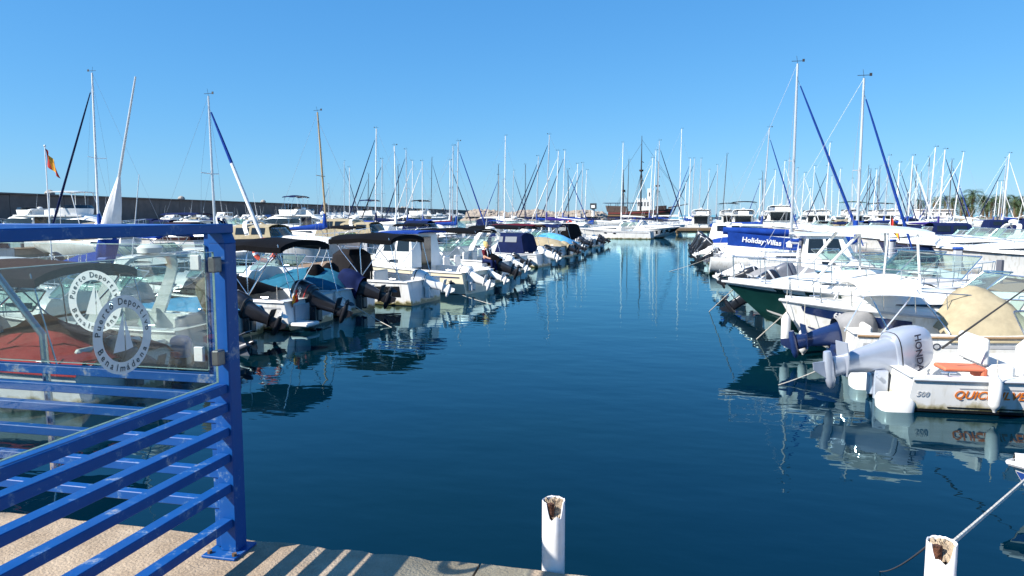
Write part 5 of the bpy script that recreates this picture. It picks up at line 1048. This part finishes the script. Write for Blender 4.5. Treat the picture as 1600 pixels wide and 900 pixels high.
# sailboat with the lettered boom banner
RV = 36.0
o, H = sailboat('sailboat', 'white sloop with blue lettered boom banner and blue furled headsail on the right', 1.35, RV, 0, 6.8, 2.4, 9.55, 0.52, cover=None, furl='blue', far=False, mastm=ALU, spread=1); occupy(1.5, RV, 0, 6.8, 2.4)
ban = part('banner', MB().sheet([[(lerp(0.7, 4.0, i / 10), -0.45 - 0.015 * math.sin(i * 2.1) - 0.03 * (k / 4), lerp(2.0, 1.66, i / 10) - k / 4 * lerp(0.62, 0.52, i / 10)) for k in range(5)] for i in range(11)], 0.004), CV['blue'], o, smooth=60)
part('sail_bag', MB().loft([[(lerp(0.5, 3.4, i / 8), 0.20 * math.cos(2 * PI * k / 12) * (0.6 if i in (0, 8) else 1) - 0.2, lerp(2.05, 1.95, i / 8) + 0.17 * math.sin(2 * PI * k / 12)) for k in range(12)] for i in range(9)]), CV['blue'], o, smooth=60)
text('lettering', 'Holiday·Villas', WHITEP, ban, frame((2.2, -0.51, 1.56), (1, 0.0, -0.103), (0.02, -0.03, 1)), 0.32, 0.0015, 0, 0.007)
part('house_mark', MB().add([(3.28, -0.51, 1.32), (3.52, -0.51, 1.30), (3.52, -0.51, 1.46), (3.57, -0.51, 1.46), (3.40, -0.51, 1.62), (3.22, -0.51, 1.49), (3.28, -0.51, 1.49)], [tuple(range(7))]), WHITEP, ban, smooth=0)
o, H = sailboat('sailboat', 'white sloop with bright blue furled headsail and limp flag on the right', 2.95, 33.0, 0, 6.4, 2.3, 8.3, 0.64, cover='blue', furl='blue', far=False, spread=1); occupy(3.2, 33.0, 0, 6.4, 2.3)
fs_ = flag(o, (5.3, -0.2, 2.75), 1.0, 0.5); part('flagstaff', MB().tube([(5.3, -0.2, 0.9), (5.3, -0.2, 2.8)], 0.014, 6), MASTW, o)
# more of the right row further out
for i, (vv, kw, desc) in enumerate([(47.2, dict(style='cuddy', motors=[dict(tilt=45)], bim='navy'), 'white boat with navy canopy'), (50.0, dict(style='cruiser', L=8, B=2.7, arch=(.25, 1.3), motors=[]), 'white cruiser with radar arch'),
        (53.2, dict(style='pilot', motors=[dict(tilt=30)]), 'white pilothouse boat'), (56, dict(style='cuddy', cover='blue', motors=[dict(tilt=40)]), 'white boat under a blue cover'), (59, dict(style='cruiser', L=8, B=2.7, camper=(.06, .42, 2.1, 'white'), motors=[]), 'white cruiser with white canvas enclosure'),
        (62.2, dict(style='cuddy', motors=[dict(tilt=35)]), 'white cuddy boat with black outboard'), (65, dict(style='console', bim='blue', motors=[dict(tilt=35)]), 'white console boat with blue canopy')]):
    kw = dict(kw); L_ = kw.pop('L', 6.4); B_ = kw.pop('B', 2.3); MBT('motorboat', desc + ', ' + ordw(i + 14) + ' boat along the right front row', 1.5, vv, 0, L_, B_, fs=0.75, seed=i + 60, far=True, **kw)

# ================================================================== SAILBOATS BY THEIR MASTS
# (mast top x, y, mast foot x, distance, headsail colour, side of the bow, mast material, sail cover, spreaders, hull)
SL = [(157, 122, 153, 44, 'navy', -1, MASTW, 'blue', 1, None), (333, 156, 336, 37, 'blue', 1, ALU, None, 1, None), (500, 184, 512, 47, None, 1, MASTT, 'blue', 1, None),
      (548, 264, 546, 120, None, -1, MASTW, 'white', 1, None), (591, 206, 586, 84, 'navy', -1, MASTW, 'navy', 2, None), (599, 252, 596, 96, 'black', -1, ALU, 'black', 1, None), (618, 231, 620, 74, None, 1, MASTW, 'white', 1, None),
      (636, 236, 636, 98, 'navy', -1, ALU, 'blue', 1, GELN), (646, 254, 644, 112, 'white', -1, MASTW, 'white', 1, None), (661, 254, 660, 104, 'white', -1, MASTW, 'blue', 1, None),
      (709, 229, 706, 88, None, 1, ALU, 'maroon', 1, None), (717, 222, 713, 80, 'blue', 1, ALU, 'blue', 2, None), (704, 252, 703, 102, 'navy', 1, MASTW, 'white', 1, None), (790, 214, 788, 125, None, 1, MASTW, 'white', 3, None),
      (821, 259, 820, 140, None, -1, MASTD, 'navy', 2, None), (841, 248, 837, 108, 'navy', -1, ALU, 'blue', 1, None), (858, 216, 852, 92, 'navy', -1, ALU, 'purple', 1, None), (872, 240, 867, 106, 'white', -1, MASTW, 'white', 1, None),
      (882, 239, 878, 118, 'navy', -1, MASTW, 'blue', 1, None), (902, 259, 899, 128, 'white', -1, MASTW, 'white', 1, None), (910, 258, 907, 122, 'navy', -1, ALU, 'navy', 1, None), (916, 266, 913, 134, None, 1, MASTW, 'white', 1, None),
      (972, 226, 970, 142, None, -1, MASTW, 'white', 1, None), (981, 251, 980, 150, None, 1, MASTD, 'navy', 1, None), (1018, 251, 1013, 126, 'white', -1, MASTW, 'blue', 1, None), (1023, 236, 1020, 118, None, 1, MASTW, 'white', 1, None), (1028, 222, 1027, 112, 'navy', 1, ALU, 'navy', 1, None),
      (1062, 204, 1061, 140, None, 1, MASTW, 'white', 3, None), (1083, 251, 1079, 150, 'navy', -1, ALU, 'blue', 1, None), (1093, 249, 1092, 158, None, 1, ALU, 'white', 2, None), (1106, 266, 1105, 172, None, 1, MASTW, 'white', 1, None), (1133, 240, 1128, 146, None, 1, MASTD, 'black', 2, None),
      (1197, 200, 1190, 76, 'blue', 1, ALU, 'blue', 1, None), (1230, 249, 1229, 150, None, 1, ALU, 'white', 1, None), (1209, 268, 1206, 138, 'white', -1, MASTW, 'white', 1, None), (1254, 270, 1251, 128, 'white', 1, MASTW, 'white', 1, None), (1292, 223, 1287, 150, None, 1, MASTW, 'white', 1, None), (1310, 264, 1308, 160, None, 1, MASTW, 'white', 2, None),
      (1366, 268, 1362, 122, 'navy', -1, MASTW, 'white', 1, None), (1384, 244, 1381, 96, 'navy', 1, ALU, 'blue', 2, None), (1401, 254, 1397, 108, 'navy', 1, MASTW, 'blue', 1, GELN), (1421, 244, 1418, 92, 'white', 1, MASTW, 'blue', 1, None), (1455, 230, 1450, 86, None, 1, MASTW, 'white', 1, None), (1447, 262, 1446, 135, None, -1, ALU, 'navy', 1, None),
      (1470, 234, 1466, 82, 'navy', 1, MASTW, 'purple', 2, None), (1498, 244, 1488, 112, 'white', -1, MASTW, 'white', 1, None), (1482, 268, 1481, 130, None, 1, ALU, 'white', 1, None), (1570, 240, 1566, 98, 'white', 1, MASTW, 'white', 1, GELN), (1566, 250, 1563, 122, 'navy', -1, ALU, 'blue', 1, None), (1291, 262, 1290, 110, 'navy', -1, ALU, 'white', 1, None)]
rm = random.Random(91)
for k_ in range(46):
    xx = rm.choice([rm.uniform(400, 930), rm.uniform(1060, 1340), rm.uniform(1350, 1440), rm.uniform(1440, 1620)]); yy = rm.uniform(246, 300)
    SL.append((xx, yy, xx - rm.uniform(-3, 4), rm.uniform(112, 190), rm.choice([None, 'navy', 'blue', 'white', None]), rm.choice([1, -1]), rm.choice([MASTW, MASTW, ALU, MASTD]), rm.choice(['blue', 'white', 'navy', 'white']), rm.choice([1, 2, 2]), None))
sails = []
for k, (xt, yt, xb, d, fu, sd_, mm, cv, sp, hm) in enumerate(SL):
    rn = random.Random(k)
    for dd in (0, 1.5, -1.5, 3, -3, 4.5, -4.5, 6, -6, 8, -8, 11, -11, 14, 17, 20):
        D = d + dd; mh = CZ + (HZ - yt) / F * D; Ls = max(6.2, min(13, 2.2 + mh * 0.56)); Bs = 0.28 * Ls + 0.2; hd = (0 if sd_ > 0 else PI) + rn.uniform(-0.08, 0.08); mtf = 0.58
        p = at_d(xb, 345, D); x = p.x - math.cos(hd) * Ls * mtf; y = p.y - math.sin(hd) * Ls * mtf
        if is_free(x, y, hd, Ls, Bs, 0.0) or dd == 20: break
    two = 'white' if k == 1 else None
    o, H = sailboat('sailboat', '', x, y, hd, Ls, Bs, mh, mtf, hull=hm, mastm=mm, furl=fu, furl2=two, fk=1.6 if k == 1 else 1.0, cover=cv, spread=sp, far=D > 60, group='sailboats moored across the marina', roll=0, lean=0, sprayhood=rn.choice([None, 'blue', 'navy', 'white', None]), boot=rn.choice([None, GELN, GELRED, None]))
    o.rotation_euler = (0, math.atan2((xt - xb) / F * D, mh) * math.cos(hd) * 1.0, hd); occupy(x, y, hd, Ls, Bs)
    cname = {None: 'white', GELN: 'navy'}[hm]; mname = {MASTW: 'white', ALU: 'grey', MASTT: 'tan', MASTD: 'dark'}[mm]
    sails.append((xt, o, '%s hulled sloop, %s mast%s' % (cname, mname, ', %s furled headsail' % fu if fu else ', bare forestay')))
sails.sort(key=lambda q: q[0])
for r_, (xt, o, ds) in enumerate(sails): o['label'] = ds + ', ' + ordw(r_ + 1) + ' mast from the left'
# leaning mast with a bundled white and blue sail, left
pA_ = at_d(158, 400, 26); pT = at_d(225, 123, 26)
o = thing('sailing_dinghy', 'small sailing boat whose leaning mast carries a bundled white and blue sail', 'sailboat', (pA_.x - 1.2, pA_.y, 0), 0)
H = Hull(5.2, 1.9, 0.55, 0.75, 0.3, 0.6, 'sail'); part('hull', H.shell(13), GEL, o); part('deck', H.cockpit(0.05, 0.6, 0.25, 0.2, m=H.deck(0.6, 0.985, 0.05)), GEL, o); occupy(pA_.x - 1.2, pA_.y, 0, 5.2, 1.9)
foot = Vector((1.2, 0, 0.55)); tip = Vector((pT.x - o.location.x, 0, pT.z)); dv = tip - foot
ms = part('mast', MB().tube([foot, foot.lerp(tip, .5), tip], [0.05, 0.05, 0.03], 10), ALU, o)
def bundle(t0, t1, r0, r1, name, m, par, belly=1.0, sh=0):
    rings = []
    for i in range(13):
        a = i / 12; t = lerp(t0, t1, a); c = foot.lerp(tip, t); rr = lerp(r0, r1, a) * (1 + belly * math.sin(PI * a)); rings.append([c + Vector(((rr * (1 + 0.16 * math.sin(5 * k_ * 2 * PI / 24 + 2.5 * a))) * math.cos(2 * PI * k_ / 24), rr * (1 + 0.16 * math.cos(4 * k_ * 2 * PI / 24 + 3 * a)) * math.sin(2 * PI * k_ / 24), sh)) for k_ in range(24)])
    return part(name, MB().loft(rings), m, par, smooth=70)
bundle(0.20, 0.52, 0.34, 0.04, 'bundled_sail', CV['white'], ms, 0.25); bundle(0.02, 0.21, 0.22, 0.30, 'sail_foot', CV['blue'], ms, 0.2)
# flagpole on the left
fp = at_z(68, 352, 2.3); fd = at_d(70, 230, 30)
o = thing('flagpole', 'thin white pole with a limp red and yellow flag, left of the masts', 'flagpole', (fd.x, fd.y, 0.45)); part('pole', MB().tube([(0, 0, -0.8), (0, 0, fd.z - 0.45)], [0.03, 0.02], 8), MASTW, o); f = flag(o, (0.02, 0, fd.z - 0.5), 1.15, 0.75); part('finial', MB().loft([superring(0, 0, fd.z - 0.45 + z, r, r, 2, 8) for z, r in ((0, .02), (.05, .05), (.1, .02))]), MASTW, o)

# ================================================================== MOTOR YACHTS PLACED BY HAND
def YT(label, px, d, hd, L, B, kw, nm='motor_yacht'):
    p = at_d(px, 345, d); x = p.x - math.cos(hd) * L / 2; y = p.y - math.sin(hd) * L / 2
    for dd in (0, 2, -2, 4, -4, 6, 9, 12):
        q_ = at_d(px, 345, d + dd); x = q_.x - math.cos(hd) * L / 2; y = q_.y - math.sin(hd) * L / 2
        if is_free(x, y, hd, L, B, 0): break
    o, H = motorboat(nm, label, 'motor yacht', x, y, hd, L, B, **kw); occupy(x, y, hd, L, B); return o, H
big = dict(fs=1.3, fb=2.0, draft=0.6) if False else dict(fs=1.25, fb=1.9, rake=1.6)
YT('white sports cruiser lying side on at the end of the channel, stern to the right', 962, 86, PI - 0.12, 8.6, 2.9, dict(style='cruiser', fs=0.9, fb=1.15, arch=(0.22, 1.0), hsh=0.5, ports=2, rail=True, motors=[]))
YT('white cruiser with overhanging bow in shade, moored right of the side-on sports cruiser', 1016, 89, R(-22), 7.8, 2.8, dict(style='cruiser', fs=0.9, fb=1.4, rake=2.4, hsh=0.5, motors=[], stripe=[(0.16, 0.62, 0, 1, GELB, 0)]))  # black stripe paints the shade under the overhanging bow onto a white hull
YT('white flybridge yacht with navy sunshade, left background below the breakwater', 440, 78, PI, 11, 3.6, dict(style='fly', arch=(0.3, 0.5), far=True, bim='navy', bimz=4.7, bimt=(0.28, 0.4), **big))
YT('white flybridge yacht with white hardtop near the left flag', 140, 62, 0.1, 10.5, 3.5, dict(style='fly', far=True, hardtop=(0.25, 0.48, 4.7), **big))
YT('white express cruiser with long dark windows, left background', 395, 66, 0.15, 9.5, 3.2, dict(style='cruiser', fs=1.1, fb=1.5, hsh=0.75, arch=(0.25, 1.5), far=True))
YT('white cruiser with tan canvas enclosure, left of the tan mast', 492, 64, PI, 8.6, 3.0, dict(style='cruiser', fs=1.0, fb=1.4, hsh=0.6, camper=(0.05, 0.42, 2.4, 'beige'), far=True))
YT('white cabin boat with brown canopy behind the railing corner', 250, 54, PI, 7.5, 2.7, dict(style='cruiser', fs=0.95, fb=1.3, camper=(0.05, 0.42, 2.2, 'brown'), far=True))
YT('white cabin boat with navy sunshade above the railing, left background', 265, 70, PI, 8.5, 3.0, dict(style='cruiser', fs=1.0, fb=1.4, bim='navy', bimz=2.9, bimt=(0.05, 0.5), arch=(0.25, 1.5), far=True))
YT('white pilothouse fishing boat seen above the railing', 300, 60, PI, 7.5, 2.7, dict(style='pilot', fs=0.9, fb=1.3, far=True))
YT('white flybridge yacht with dark sunshade, in the middle background', 560, 92, PI, 11, 3.6, dict(style='fly', far=True, bim='navy', bimz=4.8, bimt=(0.26, 0.42), **big))
YT('white flybridge yacht with black sunshade right of the middle masts', 640, 95, PI, 11, 3.6, dict(style='fly', far=True, bim='black', bimz=4.8, bimt=(0.26, 0.42), arch=(0.3, 0.6), **big))
yl = [(1100, 122, 'white motor yacht above the jetty, first from the left'), (1133, 124, 'white motor yacht with dark top above the jetty, second from the left'), (1165, 120, 'white motor yacht stern-on with dark saloon door, third along the jetty'), (1196, 132, 'white motor yacht behind the grey mast, fourth along the jetty'), (1222, 112, 'largest white motor yacht with stacked decks behind the blue banner'), (1262, 130, 'white motor yacht right of the tallest right mast'),
      (1285, 120, 'white motor yacht with low flybridge, second right of the tallest mast'), (1322, 108, 'white flybridge yacht with dark green sunshade on the right'), (1362, 125, 'white motor yacht just right of the flybridge with the dark sunshade'), (1392, 118, 'white motor yacht behind the red and yellow flag'), (1438, 128, 'white motor yacht below the leftmost palm'), (1478, 140, 'white motor yacht below the middle palms'), (1528, 130, 'white motor yacht below the tallest palm'), (1585, 125, 'white motor yacht at the far right below the palms')]
for i, (px, d, lab) in enumerate(yl):
    L_ = 15 if 'largest' in lab else 8.0 if px > 1430 else 11 + (i % 3); kw = dict(style='fly', far=True, arch=(0.3, 0.8), **big)
    if 'dark' in lab: kw.update(bim='green' if 'green' in lab else 'black', bimz=4.8, bimt=(0.24, 0.42))
    if 'largest' in lab: kw.update(fs=1.8, fb=2.6)
    if px > 1430: kw = dict(style='cruiser', far=True, arch=(0.25, 1.4), fs=1.0, fb=1.4, hsh=0.6)
    YT(lab, px, d, R(90) - 0.2 + 0.4 * (i % 2) if i < 8 else R(80) + 0.3 * (i % 3), L_, L_ * 0.31, kw)

# ================================================================== ROWS OF SMALLER BOATS BEHIND
def protos():
    P = []
    def mk(desc, L, B, cat='motorboat', **kw):
        o, H = motorboat('motorboat', '', cat, 0, -200, 0, L, B, far=True, group='boats moored in the rows behind', **kw); P.append([desc, L, B, o, False])
    mk('white cuddy boat with black canopy', 6.2, 2.3, style='cuddy', bim='black', motors=[dict(tilt=40)])
    mk('white cuddy boat with blue canopy', 6.4, 2.4, style='cuddy', bim='blue', motors=[dict(tilt=35, cm=MWHT)])
    mk('white cruiser with radar arch', 8.4, 2.9, style='cruiser', fs=0.95, fb=1.4, hsh=0.6, arch=(0.25, 1.4))
    mk('white cruiser with navy canvas enclosure', 7.8, 2.8, style='cruiser', fs=0.9, fb=1.3, hsh=0.55, camper=(0.05, 0.42, 2.2, 'navy'))
    mk('white boat under a white cover', 6.6, 2.4, style='cuddy', cover='white', cov=(0.02, 0.62, 0.7, 0.5), motors=[dict(tilt=40)])
    mk('white boat under a blue cover', 6.6, 2.4, style='cuddy', cover='blue', cov=(0.02, 0.55, 0.6, 0.5), motors=[dict(tilt=30)])
    mk('white pilothouse boat', 6.8, 2.5, style='pilot', fs=0.8, fb=1.2)
    mk('white flybridge cruiser', 10.0, 3.4, style='fly', arch=(0.3, 0.6), **big)
    mk('white cruiser with beige canvas enclosure', 8.0, 2.8, style='cruiser', fs=0.95, fb=1.35, hsh=0.55, camper=(0.05, 0.42, 2.2, 'beige'), arch=(0.25, 1.45))
    mk('navy hulled cruiser', 8.2, 2.8, style='cruiser', fs=0.95, fb=1.35, hsh=0.6, hull=GELN, arch=(0.25, 1.3))
    mk('white console boat with navy canopy', 6.0, 2.2, style='console', bim='navy', motors=[dict(tilt=45)])
    mk('white express boat with bare cockpit', 7.2, 2.6, style='cruiser', fs=0.85, fb=1.2, hsh=0.5)
    return P
PR = protos(); filled = {}
rf = random.Random(77)
def put(x, y, hd, zone, pool=None):
    for _ in range(6):
        k = rf.choice(pool or range(len(PR))); pr = PR[k]
        if is_free(x, y, hd, pr[1], pr[2], 0.05): break
    else: return
    # keep the main channel open
    for q_ in (0, .5, 1):
        X = x + math.cos(hd) * pr[1] * q_; Y = y + math.sin(hd) * pr[1] * q_
        if -7.6 < X < 0.8 and Y < 98: return
    if pr[4]: o = copy_tree(pr[3])
    else: o = pr[3]; pr[4] = True
    o.location = (x, y, 0); o.rotation_euler = (0, 0, hd); occupy(x, y, hd, pr[1], pr[2])
    xp = (x * math.cos(YAW) + y * math.sin(YAW)) / (-x * math.sin(YAW) + y * math.cos(YAW))
    filled.setdefault((zone, pr[0]), []).append((xp, o))
def row(ustern, hd, v0, v1, step, zone, pool=None, skip=0.12):
    v = v0
    while v < v1:
        if rf.random() > skip: put(ustern + rf.uniform(-.3, .3), v, hd + rf.uniform(-.05, .05), zone, pool)
        v += step + rf.uniform(-0.2, 0.5)
small = [0, 1, 4, 5, 6, 10]; mid = [2, 3, 8, 9, 11, 2, 3]
row(-25.0, 0.0, 16, 70, 3.0, 'behind the left front row', small + mid)
row(-37.0, PI, 33, 112, 3.3, 'in the second left row', mid + small)
row(-54.5, 0.0, 50, 118, 3.4, 'in the third left row', mid + [7])
row(-66.0, PI, 60, 150, 3.7, 'in the fourth left row', mid + [7, 2])
row(-80.0, 0.0, 74, 160, 4.0, 'below the breakwater', mid + [7])
row(18.8, PI, 36, 96, 3.0, 'behind the right front row', small + mid)
row(31.0, 0.0, 74, 130, 3.5, 'in the outer right row', mid + [7])
row(50.0, PI, 105, 160, 3.6, 'nearest the right shore', mid + [7])
for vv, z in ((74, 'beyond the left front row'), (80, 'beyond the left front row'), (92, 'beyond the left front row'), (101, 'in the far cross row'), (128, 'in the farthest row')):
    u = -38
    while u < (-11 if vv < 98 else -13 if vv < 110 else 30):
        put(u, vv, R(90) + rf.uniform(-.1, .1) if rf.random() < .5 else R(-90), z, mid + small + [7]); u += 3.5
sq = 6.0
while sq < 330:
    b_ = wa - nl * 15.5 + dr * sq; hh_ = math.atan2(-nl.y, -nl.x); put(b_.x, b_.y, hh_, 'along the breakwater quay', [7, 2, 8, 2, 3, 7]); sq += 4.3 + sq * 0.004
for (zone, desc), lst in filled.items():
    lst.sort(key=lambda q: q[0])
    for r_, (xp, o) in enumerate(lst):
        o['label'] = desc + ' ' + zone + (', the only one there' if len(lst) == 1 else ', ' + ordw(r_ + 1) + ' such from the left')
for pr in PR:
    if not pr[4]:
        for ch in list(pr[3].children_recursive): bpy.data.objects.remove(ch)
        bpy.data.objects.remove(pr[3])

# ================================================================== SMALL THINGS
def skinned(name, verts, edges, radii, m, parent, root=0, lv=2):
    me = bpy.data.meshes.new(name); me.from_pydata(verts, edges, []); ob = bpy.data.objects.new(name, me); COL.objects.link(ob); me.materials.append(m)
    sk = ob.modifiers.new('skin', 'SKIN'); sk.use_smooth_shade = True
    for i, r in enumerate(radii):
        sv = me.skin_vertices[0].data[i]; sv.radius = (r, r) if not isinstance(r, tuple) else r; sv.use_root = (i == root)
    ss = ob.modifiers.new('sub', 'SUBSURF'); ss.levels = lv; ss.render_levels = lv
    ob.parent = parent; return ob
SKIN = mat('skin', (0.55, 0.30, 0.20), 0.6, var=0.08); HAIR = mat('blond_hair', (0.62, 0.45, 0.16), 0.7, var=0.3, vscale=30)
lb = LEFT_BOAT; pw = Matrix.Translation(lb.location) @ Matrix.Rotation(lb.rotation_euler.z, 4, 'Z') @ Vector((0.38, 0.15, 0.86))
per = thing('person', 'seated person with blond hair and dark red top beside the black covered outboard', 'person', pw, R(-30))
V = [(0, 0, 0.08), (0.01, 0, 0.28), (0.02, 0, 0.46), (0.03, 0, 0.55), (0.05, 0, 0.66), (0.06, 0, 0.74), (0.02, 0.17, 0.46), (0.10, 0.22, 0.24), (0.30, 0.15, 0.16), (0.38, 0.12, 0.15), (0.02, -0.17, 0.46), (0.10, -0.22, 0.24), (0.30, -0.14, 0.16), (0.38, -0.11, 0.15), (0.0, 0.09, 0.06), (0.42, 0.11, 0.05), (0.44, 0.11, -0.36), (0.56, 0.11, -0.40), (0.0, -0.09, 0.06), (0.42, -0.11, 0.05), (0.46, -0.11, -0.36), (0.58, -0.11, -0.40)]
E_ = [(0, 1), (1, 2), (2, 3), (3, 4), (4, 5), (2, 6), (6, 7), (7, 8), (8, 9), (2, 10), (10, 11), (11, 12), (12, 13), (0, 14), (14, 15), (15, 16), (16, 17), (0, 18), (18, 19), (19, 20), (20, 21)]
skinned('body', V, E_, [.12, .12, .11, .05, .095, .075, .055, .045, .034, .03, .055, .045, .034, .03, .08, .06, .045, .04, .08, .06, .045, .04], SKIN, per)
skinned('top', V[:3] + [V[6], V[7], V[10], V[11]], [(0, 1), (1, 2), (2, 3), (3, 4), (2, 5), (5, 6)], [.135, .14, .125, .068, .056, .068, .056], CV['maroon'], per)
skinned('trousers', [V[0], V[14], V[15], V[16], V[18], V[19], V[20]], [(0, 1), (1, 2), (2, 3), (0, 4), (4, 5), (5, 6)], [.125, .092, .072, .055, .092, .072, .055], CV['navy'], per)
m = MB(); m.loft([superring(0.035 - 0.03 * k, 0, z, a, b, 2, 16) for k, (z, a, b) in enumerate(((0.60, .085, .10), (0.68, .11, .115), (0.76, .115, .11), (0.82, .085, .085), (0.845, .03, .03)))]); part('hair', m, HAIR, per, smooth=70)
for sy in (1, -1): part('strap', MB().tube([(0.145, sy * .07, 0.20), (0.15, sy * .075, 0.38), (0.06, sy * .085, 0.56)], .018, 6), WHITEP, per)
part('nose', MB().loft([superring(0.155, 0, z, r, r * .7, 2, 8) for z, r in ((0.655, .004), (0.665, .02), (0.70, .008))]), SKIN, per)
for sy in (1, -1): part('eye', MB().loft([superring(0.138, sy * .035, z, r, r, 2, 8) for z, r in ((0.695, .003), (0.703, .012), (0.711, .003))]), INK, per)
# lifebuoys
def lifebuoy(loc, rot, label, r=0.3):
    m = MB(); N = 24; m.loft([[((r + .07 * math.cos(2 * PI * j / 10)) * math.cos(2 * PI * k / N), .07 * math.sin(2 * PI * j / 10), (r + .07 * math.cos(2 * PI * j / 10)) * math.sin(2 * PI * k / N)) for j in range(10)] for k in range(N + 1)], False, False)
    o = tag(part('lifebuoy', m, RINGM, None, loc, rot), label, 'lifebuoy')
    for a in (0.4, 2.0, 3.5, 5.1): part('band', MB().loft([[((r + .074 * math.cos(2 * PI * j / 10)) * math.cos(a + k), .074 * math.sin(2 * PI * j / 10), (r + .074 * math.cos(2 * PI * j / 10)) * math.sin(a + k)) for j in range(10)] for k in (-.12, 0, .12)], False, False), WHITEP, o)
pl = at_d(414, 391, 21.5); lifebuoy(pl, (0, 0, 0.3), 'red-orange lifebuoy hanging between the black canopies in the left row')
pl = at_d(890, 351, 74); lifebuoy(pl, (0, 0, 0.2), 'small orange lifebuoy near the far end of the left row', 0.34)
# fenders along the left sterns, lines to the water
for i, (x, y, z, lab) in enumerate([(-9.6, 16.1, 0.35, 'white fender between the sky blue covered boat and the black outboard boat'), (-9.6, 18.45, 0.35, 'white fender between the black outboard boat and the teal covered boat'), (-9.2, 20.75, 0.35, 'white fender between the teal covered boat and the black panelled boat'), (-8.9, 23.35, 0.4, 'white fender beside the cream boat')]):
    fender((x, y, z), lab, 0.1, 0.45, FEND if i % 2 == 0 else FENDB if False else FEND)
for a, b, lab in [((-9.0, 18.2, 0.65), (-7.0, 17.0, 0.0), 'thin stern line from the black outboard boat into the water'), ((-8.2, 23.0, 0.6), (-5.8, 22.2, 0.0), 'thin stern line from the black panelled boat into the water'), ((3.0, 13.5, 0.5), (1.6, 12.6, 0.0), 'thin stern line from the orange-lettered sport boat into the water'), ((1.5, 38.2, 0.7), (-0.6, 37.0, 0), 'thin line from the green striped boat into the water')]:
    ropeline([a, b], 0.009, ROPE, lab, 0.05)
# service pedestals and lamp posts on the pontoons
PED = mat('pedestal_grey', (0.45, 0.47, 0.5), 0.5, var=0.1)
def pedestal(x, y, lab):
    o = thing('service_pedestal', lab, 'pedestal', (x, y, 0.45)); part('column', MB().bbox(-.14, .14, -.1, .1, 0, 1.0, .03), PED, o); part('cap', MB().bbox(-.17, .17, -.13, .13, 1.0, 1.12, .04), FENDB, o); part('socket', MB().bbox(.13, .16, -.07, .07, .6, .85, .01), RUB, o)
for k in range(5): pedestal(-16.2, 18 + 9 * k, ordw(k + 1) + ' service pedestal along the left pontoon, counted from the quay')
for k in range(4): pedestal(10.2, 22 + 9 * k, ordw(k + 1) + ' service pedestal along the right pontoon, counted from the quay')
for o in bpy.data.objects:
    if o.parent is None and 'label' in o and len(o['label'].split()) > 16: print('LONG', o.name, o['label'])
